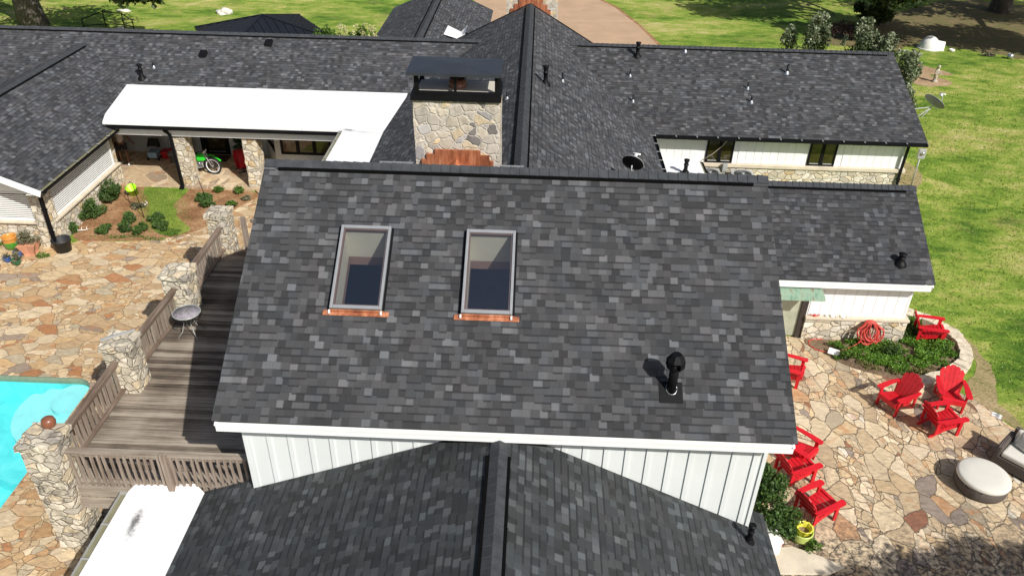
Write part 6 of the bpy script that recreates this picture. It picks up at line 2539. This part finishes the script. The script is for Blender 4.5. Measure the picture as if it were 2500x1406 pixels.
# ============================================================ GARDEN BEHIND
e = empty('pavilion', (-14.71, 43.2, 0), 'garden pavilion with a black standing seam pyramid roof', 'pavilion')
ap, half, ez = Vector((-14.78, 43.2, 2.98)), 3.0, 2.0
cor = [ap + Matrix.Rotation(radians(34), 3, 'Z') @ Vector((sx * half, sy * half, ez - ap.z)) for sx, sy in ((-1, -1), (1, -1), (1, 1), (-1, 1))]
b = MB()
b.add([tuple(c) for c in cor] + [tuple(ap)] + [(c.x, c.y, c.z - .12) for c in cor],
      [(0, 1, 4), (1, 2, 4), (2, 3, 4), (3, 0, 4), (0, 5, 6, 1), (1, 6, 7, 2), (2, 7, 8, 3), (3, 8, 5, 0)])
ro = b.build('roof', 'seam', e)
b = MB()
for i in range(4):
    a, c = cor[i], cor[(i + 1) % 4]
    mid = (a + c) / 2
    for k in range(-7, 8):
        t = k / 7.5
        p = mid + (c - a) / 2 * t
        q_ = mid.lerp(ap, 1 - abs(t)) + (c - a) / 2 * t * 1.0
        q_ = Vector((mid.x + (c.x - a.x) / 2 * t + (ap.x - mid.x) * (1 - abs(t)), mid.y + (c.y - a.y) / 2 * t + (ap.y - mid.y) * (1 - abs(t)), ez + (ap.z - ez) * (1 - abs(t))))
        if (q_ - p).length > .1:
            b.beam(p + Vector((0, 0, .02)), q_ + Vector((0, 0, .02)), .03, .05)
    b.beam(a + Vector((0, 0, .03)), ap + Vector((0, 0, .03)), .09, .06)
b.build('roof_seam', 'seam', ro)
for c in cor:
    b = MB()
    b.box(c.x * .94 + ap.x * .06 - .1, c.x * .94 + ap.x * .06 + .1, c.y * .94 + ap.y * .06 - .1, c.y * .94 + ap.y * .06 + .1, 0, ez + .05)
    b.build('post', 'black', e)

e = empty('iron_gate_frame', (-27.2, 51.2, 0), 'low black iron frame with bars standing on the lawn', 'iron frame')
b = MB()
pr = [(-28.9, 50.4, .55), (-27.7, 50.9, .95), (-26.5, 50.9, .85), (-25.7, 50.5, .55)]
b.tube([(x, y, z) for x, y, z in pr], .035, 6)
b.tube([(x, y, .15) for x, y, z in pr], .03, 6)
b.build('rail', 'black', e)
for (x, y, z) in pr:
    b = MB()
    b.tube([(x, y, 0), (x, y, z + .05)], .035, 6)
    b.build('post', 'black', e)
def rock(x, y, sx, sy, sz, sd, label):
    bm = bmesh.new()
    bmesh.ops.create_icosphere(bm, subdivisions=3, radius=1)
    for v in bm.verts:
        n_ = noise.noise(v.co * 1.4 + Vector((sd, sd, 0))) * .5 + noise.noise(v.co * 4 + Vector((sd, 0, 0))) * .15
        v.co = Vector((v.co.x * sx, v.co.y * sy, v.co.z * sz)) * (1 + n_)
        v.co.z = max(v.co.z, -.02)
    me = bpy.data.meshes.new('rock')
    bm.to_mesh(me)
    bm.free()
    me.materials.append(M['rock'])
    o = bpy.data.objects.new('rock', me)
    C.objects.link(o)
    o.location = (x, y, 0.02)
    tag(o, label, 'rock', 'pale rocks on the lawn')


rock(-21.4, 54.9, .50, .35, .35, 1, 'pale rock on the lawn right of the overhanging branch')
rock(-28.3, 54.8, .45, .25, .12, 2, 'flat pale rock between the oak trunk and the overhanging branch')
rock(-26.4, 50.2, .22, .18, .2, 3, 'small white rock at the foot of the iron frame')
e = empty('flowering_hedge', (-9.6, 40.5, 0), 'leafy shrub row with cream flower heads behind the left rear ridge', 'hedge')
b = MB()
for k in range(9):
    foliage(b, (-11.1 + k * .38, 40.5 + .2 * sin(k * 2.1), 2.3 + .25 * sin(k * 1.3)), (.5, .5, .85), 520, .12, clumps=6, seed=60 + k)
b.build('foliage', 'shrublight', e)
for k in range(26):
    rr = random.Random(k + 900)
    b = MB()
    foliage(b, (rr.uniform(-10.0, -8.1), 40.3 + rr.uniform(-.4, .3), rr.uniform(2.6, 3.35)), (.12, .12, .11), 40, .07, seed=k)
    b.build('blossom', 'flower', e)

# igloo dog house
e = empty('dog_house', (25.2, 51.6, 0), 'white igloo shaped dog house at the edge of the tree shade', 'dog house', rz=-.35)
bm = bmesh.new()
bmesh.ops.create_uvsphere(bm, u_segments=28, v_segments=16, radius=1)
bmesh.ops.delete(bm, geom=[v for v in bm.verts if v.co.z < -.05], context='VERTS')
for v in bm.verts:
    v.co = Vector((v.co.x * .62, v.co.y * .62, max(v.co.z, 0) * .78))
me = bpy.data.meshes.new('dome')
bm.to_mesh(me)
bm.free()
for p in me.polygons:
    p.use_smooth = True
me.materials.append(M['doghouse'])
o = bpy.data.objects.new('dome', me)
C.objects.link(o)
o.parent = e
b = LB()
arch = [(.30 * cos(a), .52 * sin(a)) for a in [pi * k / 12 for k in range(13)]]
vs = [(.25, y * 1.15, z * 1.12) for y, z in arch] + [(.86, y, z) for y, z in arch] + [(.86, y * .80, z * .84) for y, z in arch] + [(.60, y * .80, z * .84) for y, z in arch]
b.add(vs, [(r_ * 13 + i, r_ * 13 + i + 1, (r_ + 1) * 13 + i + 1, (r_ + 1) * 13 + i) for r_ in range(3) for i in range(12)], True)
b.build('entrance', 'doghouse', e)
b = LB()
b.add([(.66, y * .79, z * .83) for y, z in arch], [tuple(range(13))])
b.build('doorway', 'black', e)
b = LB()
b.prism([(.9 * cos(a) * .80, .9 * sin(a) * .78) for a in [2 * pi * k / 24 for k in range(24)]], 0, .06)
b.build('base', 'doghouse', e)
b = MB()
for (x, y, s) in ((26.45, 51.1, .16),):
    b.lathe([(0, .0), (s, 0), (s * 1.1, .14), (s * .9, .14), (s * .8, .05), (0, .04)], 16, x, y)
tag(b.build('water_bowl', 'doghouse'), 'small white bowl on the grass right of the dog house', 'bowl')
b = MB()
b.lathe([(0, .0), (.14, 0), (.18, .30), (.16, .30), (.12, .04), (0, .03)], 16, 29.45, 49.8)
tag(b.build('pail', 'galv'), 'small grey pail on the shaded lawn at the right edge', 'pail')
b = MB()
foliage(b, (28.3, 50.3, .12), (.7, .25, .14), 160, .12, clumps=5, seed=71)
tag(b.build('brush_pile', 'bark'), 'small dark pile of sticks at the edge of the tree shade', 'brush pile')
# garden statue
e = empty('garden_statue', (22.75, 44.75, 0), 'weathered pale garden statue standing in the mulch ring', 'statue')
b = LB()
b.lathe([(.16, 0), (.16, .09), (.10, .12), (.11, .36), (.125, .58), (.10, .70), (.055, .76)], 14)
b.lathe([(.04, .74), (.085, .80), (.095, .88), (.06, .95), (0, .97)], 12, 0, -.015)
b.tube([(-.10, -.04, .64), (-.15, -.14, .49), (-.02, -.18, .46)], [.045, .04, .03], 7)
b.tube([(.10, -.04, .64), (.17, -.12, .52), (.07, -.18, .53)], [.045, .04, .03], 7)
b.build('figure', 'rubble_dirty', e, rugged=.015)

# silvery magnolias behind the far right roof
def tree_like(name, x, y, h, rx, ry, label, cat, mat, n, leaf, group=None, seed=0, zc=None, rz=None, trunk=.07, clumps=14, nb=8, hollow=.3):
    e = empty(name, (x, y, 0), label, cat, group)
    rz = rz or h * .45
    zc = zc or h - rz
    b = LB()
    branches(b, (0, 0, 0), (0, 0, h * .85), trunk, nb, Vector((rx * .8, ry * .8, rz * .8)), seed)
    b.build('trunk', 'bark', e)
    b = LB()
    foliage(b, (0, 0, zc), (rx, ry, rz), n, leaf, clumps=clumps, seed=seed, hollow=hollow)
    b.build('crown', mat, e)
    return e


G3 = 'silvery young magnolias behind the far right roof'
for (x, y, h, rx, n, lb, sd) in ((14.5, 46.0, 2.6, .62, 700, 'thin leggy magnolia at the left of the row', 81), (15.7, 45.0, 3.7, .85, 2400, 'tallest slim magnolia of the row, second from the left', 82),
                                 (17.35, 43.0, 3.95, 1.15, 4600, 'broad bushy magnolia in the middle of the row', 83), (18.35, 42.0, 3.5, 1.0, 3400, 'magnolia between the broad one and the gable corner', 84),
                                 (18.35, 39.0, 3.5, .85, 3000, 'magnolia rising beside the gable corner of the far right roof', 85), (17.6, 36.6, 2.3, .6, 1300, 'low magnolia tucked against the gable end', 86)):
    t_ = tree_like('magnolia', x, y, h, rx, rx, lb, 'tree', 'silver', n, .13, G3, sd, rz=h * .48, trunk=.04, clumps=14, nb=7)
    rr = random.Random(sd)
    for k in range(22):
        b = LB()
        a, q_ = rr.uniform(0, 6.28), rr.uniform(.2, 1)
        px_, py_, pz_ = cos(a) * rx * q_ * .8, sin(a) * rx * q_ * .8, h * (1.0 - .38 * q_ * q_) - rr.uniform(0, .3)
        foliage(b, (px_, py_, pz_), (.09, .09, .16), 22, .12, seed=sd * 50 + k)
        b.build('silvery_shoot', 'shoot', t_)

# big trees whose shade crosses the lawn
def big_tree(name, x, y, r0, h, crowns, label, mat='oakleaf', leaf=.32, per=2600, seed=0, lean=(0, 0), cat='tree', group='large shade trees on the lawn'):
    e = empty(name, (x, y, 0), label, cat, group)
    b = LB()
    rr = random.Random(seed)
    top = Vector((lean[0], lean[1], h))
    b.tube([(0, 0, -.2), (lean[0] * .1, lean[1] * .1, h * .25), (lean[0] * .45, lean[1] * .45, h * .6), top], [r0 * 1.5, r0 * 1.05, r0 * .8, r0 * .4], 12)
    for (cx, cy, cz, rx, ry, rz) in crowns:
        c_ = Vector((cx - x, cy - y, cz))
        s_ = Vector((lean[0] * .3, lean[1] * .3, h * .35))
        m_ = s_.lerp(c_, .5) + Vector((rr.uniform(-.5, .5), rr.uniform(-.5, .5), -.3))
        b.tube([s_, m_, c_], [r0 * .6, r0 * .38, r0 * .12], 8)
        for k in range(6):
            q_ = c_ + Vector((rr.uniform(-1, 1) * rx, rr.uniform(-1, 1) * ry, rr.uniform(-.6, .6) * rz)) * .75
            b.tube([m_.lerp(c_, rr.uniform(.3, 1)), q_], [r0 * .14, r0 * .04], 5)
    b.build('trunk', 'bark', e)
    b = LB()
    for i, (cx, cy, cz, rx, ry, rz) in enumerate(crowns):
        foliage(b, (cx - x, cy - y, cz), (rx, ry, rz), per, leaf, clumps=16, seed=seed * 10 + i, hollow=.1)
    b.build('crown', mat, e)
    return e


big_tree('oak_tree', -32.2, 50.6, .62, 9, [(-27.0, 47.0, 6.6, 5.0, 3.8, 2.4), (-35, 49, 8, 5, 4, 3), (-31, 54, 8.5, 5, 4, 3), (-22.9, 46.6, 3.6, 2.1, 1.6, 1.25), (-26.0, 47.2, 3.9, 1.6, 1.2, 1.1)],
         'old oak with a thick mottled trunk at the top left corner', seed=3, lean=(-2, 0))
big_tree('oak_tree', -34.6, 49.9, .36, 7, [(-38, 48, 8, 4, 4, 2.5)], 'slanting second stem left of the old oak trunk', seed=4, per=1200, lean=(1.5, .5))
big_tree('live_oak', 24.0, 57.4, .38, 8, [(21.5, 53.2, 8.4, 6.0, 4.2, 2.6), (29.5, 49.2, 8.4, 5.5, 4.2, 2.5), (26, 58.5, 9.4, 6.5, 5, 3), (22.4, 52.2, 4.1, 3.0, 1.5, 1.75), (17.2, 58.5, 9.4, 5, 4.5, 2.6)],
         'dense dark live oak overhanging the lawn at the top right', seed=5, per=5200, leaf=.36)
big_tree('live_oak', 34.8, 62.3, .55, 9, [(37, 46.8, 8.6, 5.5, 4.4, 2.5), (34, 57, 9.6, 6.5, 5, 3), (43, 54, 10, 6.5, 5.5, 3), (30, 64, 10, 6.5, 5, 3)],
         'live oak with a thick pale trunk in the top right corner', seed=6, per=5200, leaf=.36)
b_ = tree_like('dark_shrub', 22.4, 55.2, 2.2, 1.5, 1.2, 'dark leafy shrub in the shade at the foot of the live oak', 'shrub', 'oakleaf', 2600, .2, None, 91, rz=1.15, clumps=12)
b_ = tree_like('dark_shrub', 20.6, 53.3, 1.1, 1.7, .9, 'low reddish brown shrub in the shade left of the live oak', 'shrub', leafy('reddish_brown_leaves', (.02, .010, .008), (.07, .035, .026), (.13, .07, .05), 1.5, .1), 1800, .13, None, 92, rz=.55, clumps=12)
big_tree('patio_tree', 18.5, 5.0, .25, 6, [(13.6, 6.5, 5.5, 2.1, .95, .8), (16.2, 5.4, 6.0, 2.0, 1.2, 1.0), (11.9, 5.7, 5.3, 1.6, .85, .8), (12.8, 4.6, 5.9, 2.4, 1.1, .9)],
         'tree outside the lower right corner that dapples the patio', leaf=.16, per=5200, seed=7, lean=(-1, 0), group='large shade trees on the lawn')

# tufts and blades over the near lawn and along the bed edges
b = MB()
rg = random.Random(5)
_n = 0
while _n < 30000:
    x, y = rg.uniform(11.4, 44), rg.uniform(13, 56)
    if x / y < .30 or x / y > 0.95:
        continue
    if y < 20.9 and x < 13.3 or (y < 17.2 and x < 13.2 + (17.2 - y) * .55) or (28.8 < y and x < 15.0) or (y < 24.4 and x < 11.5):
        continue
    if noise.noise(Vector((x * .8, y * .8, 0))) + noise.noise(Vector((x * 3, y * 3, 5))) * .6 < rg.uniform(-1.3, .6) or y > rg.uniform(38, 56) or (21 < x < 24.5 and 43.7 < y < 48.5):
        continue
    h = rg.uniform(.03, .085)
    a = rg.uniform(0, pi)
    wdt = rg.uniform(.012, .03)
    b.add([(x - cos(a) * wdt, y - sin(a) * wdt, 0), (x + cos(a) * wdt, y + sin(a) * wdt, 0), (x + rg.uniform(-.05, .05), y + rg.uniform(-.05, .05), h)], [(0, 1, 2)])
    _n += 1
tag(b.build('grass_blades', 'blade'), kind='stuff')
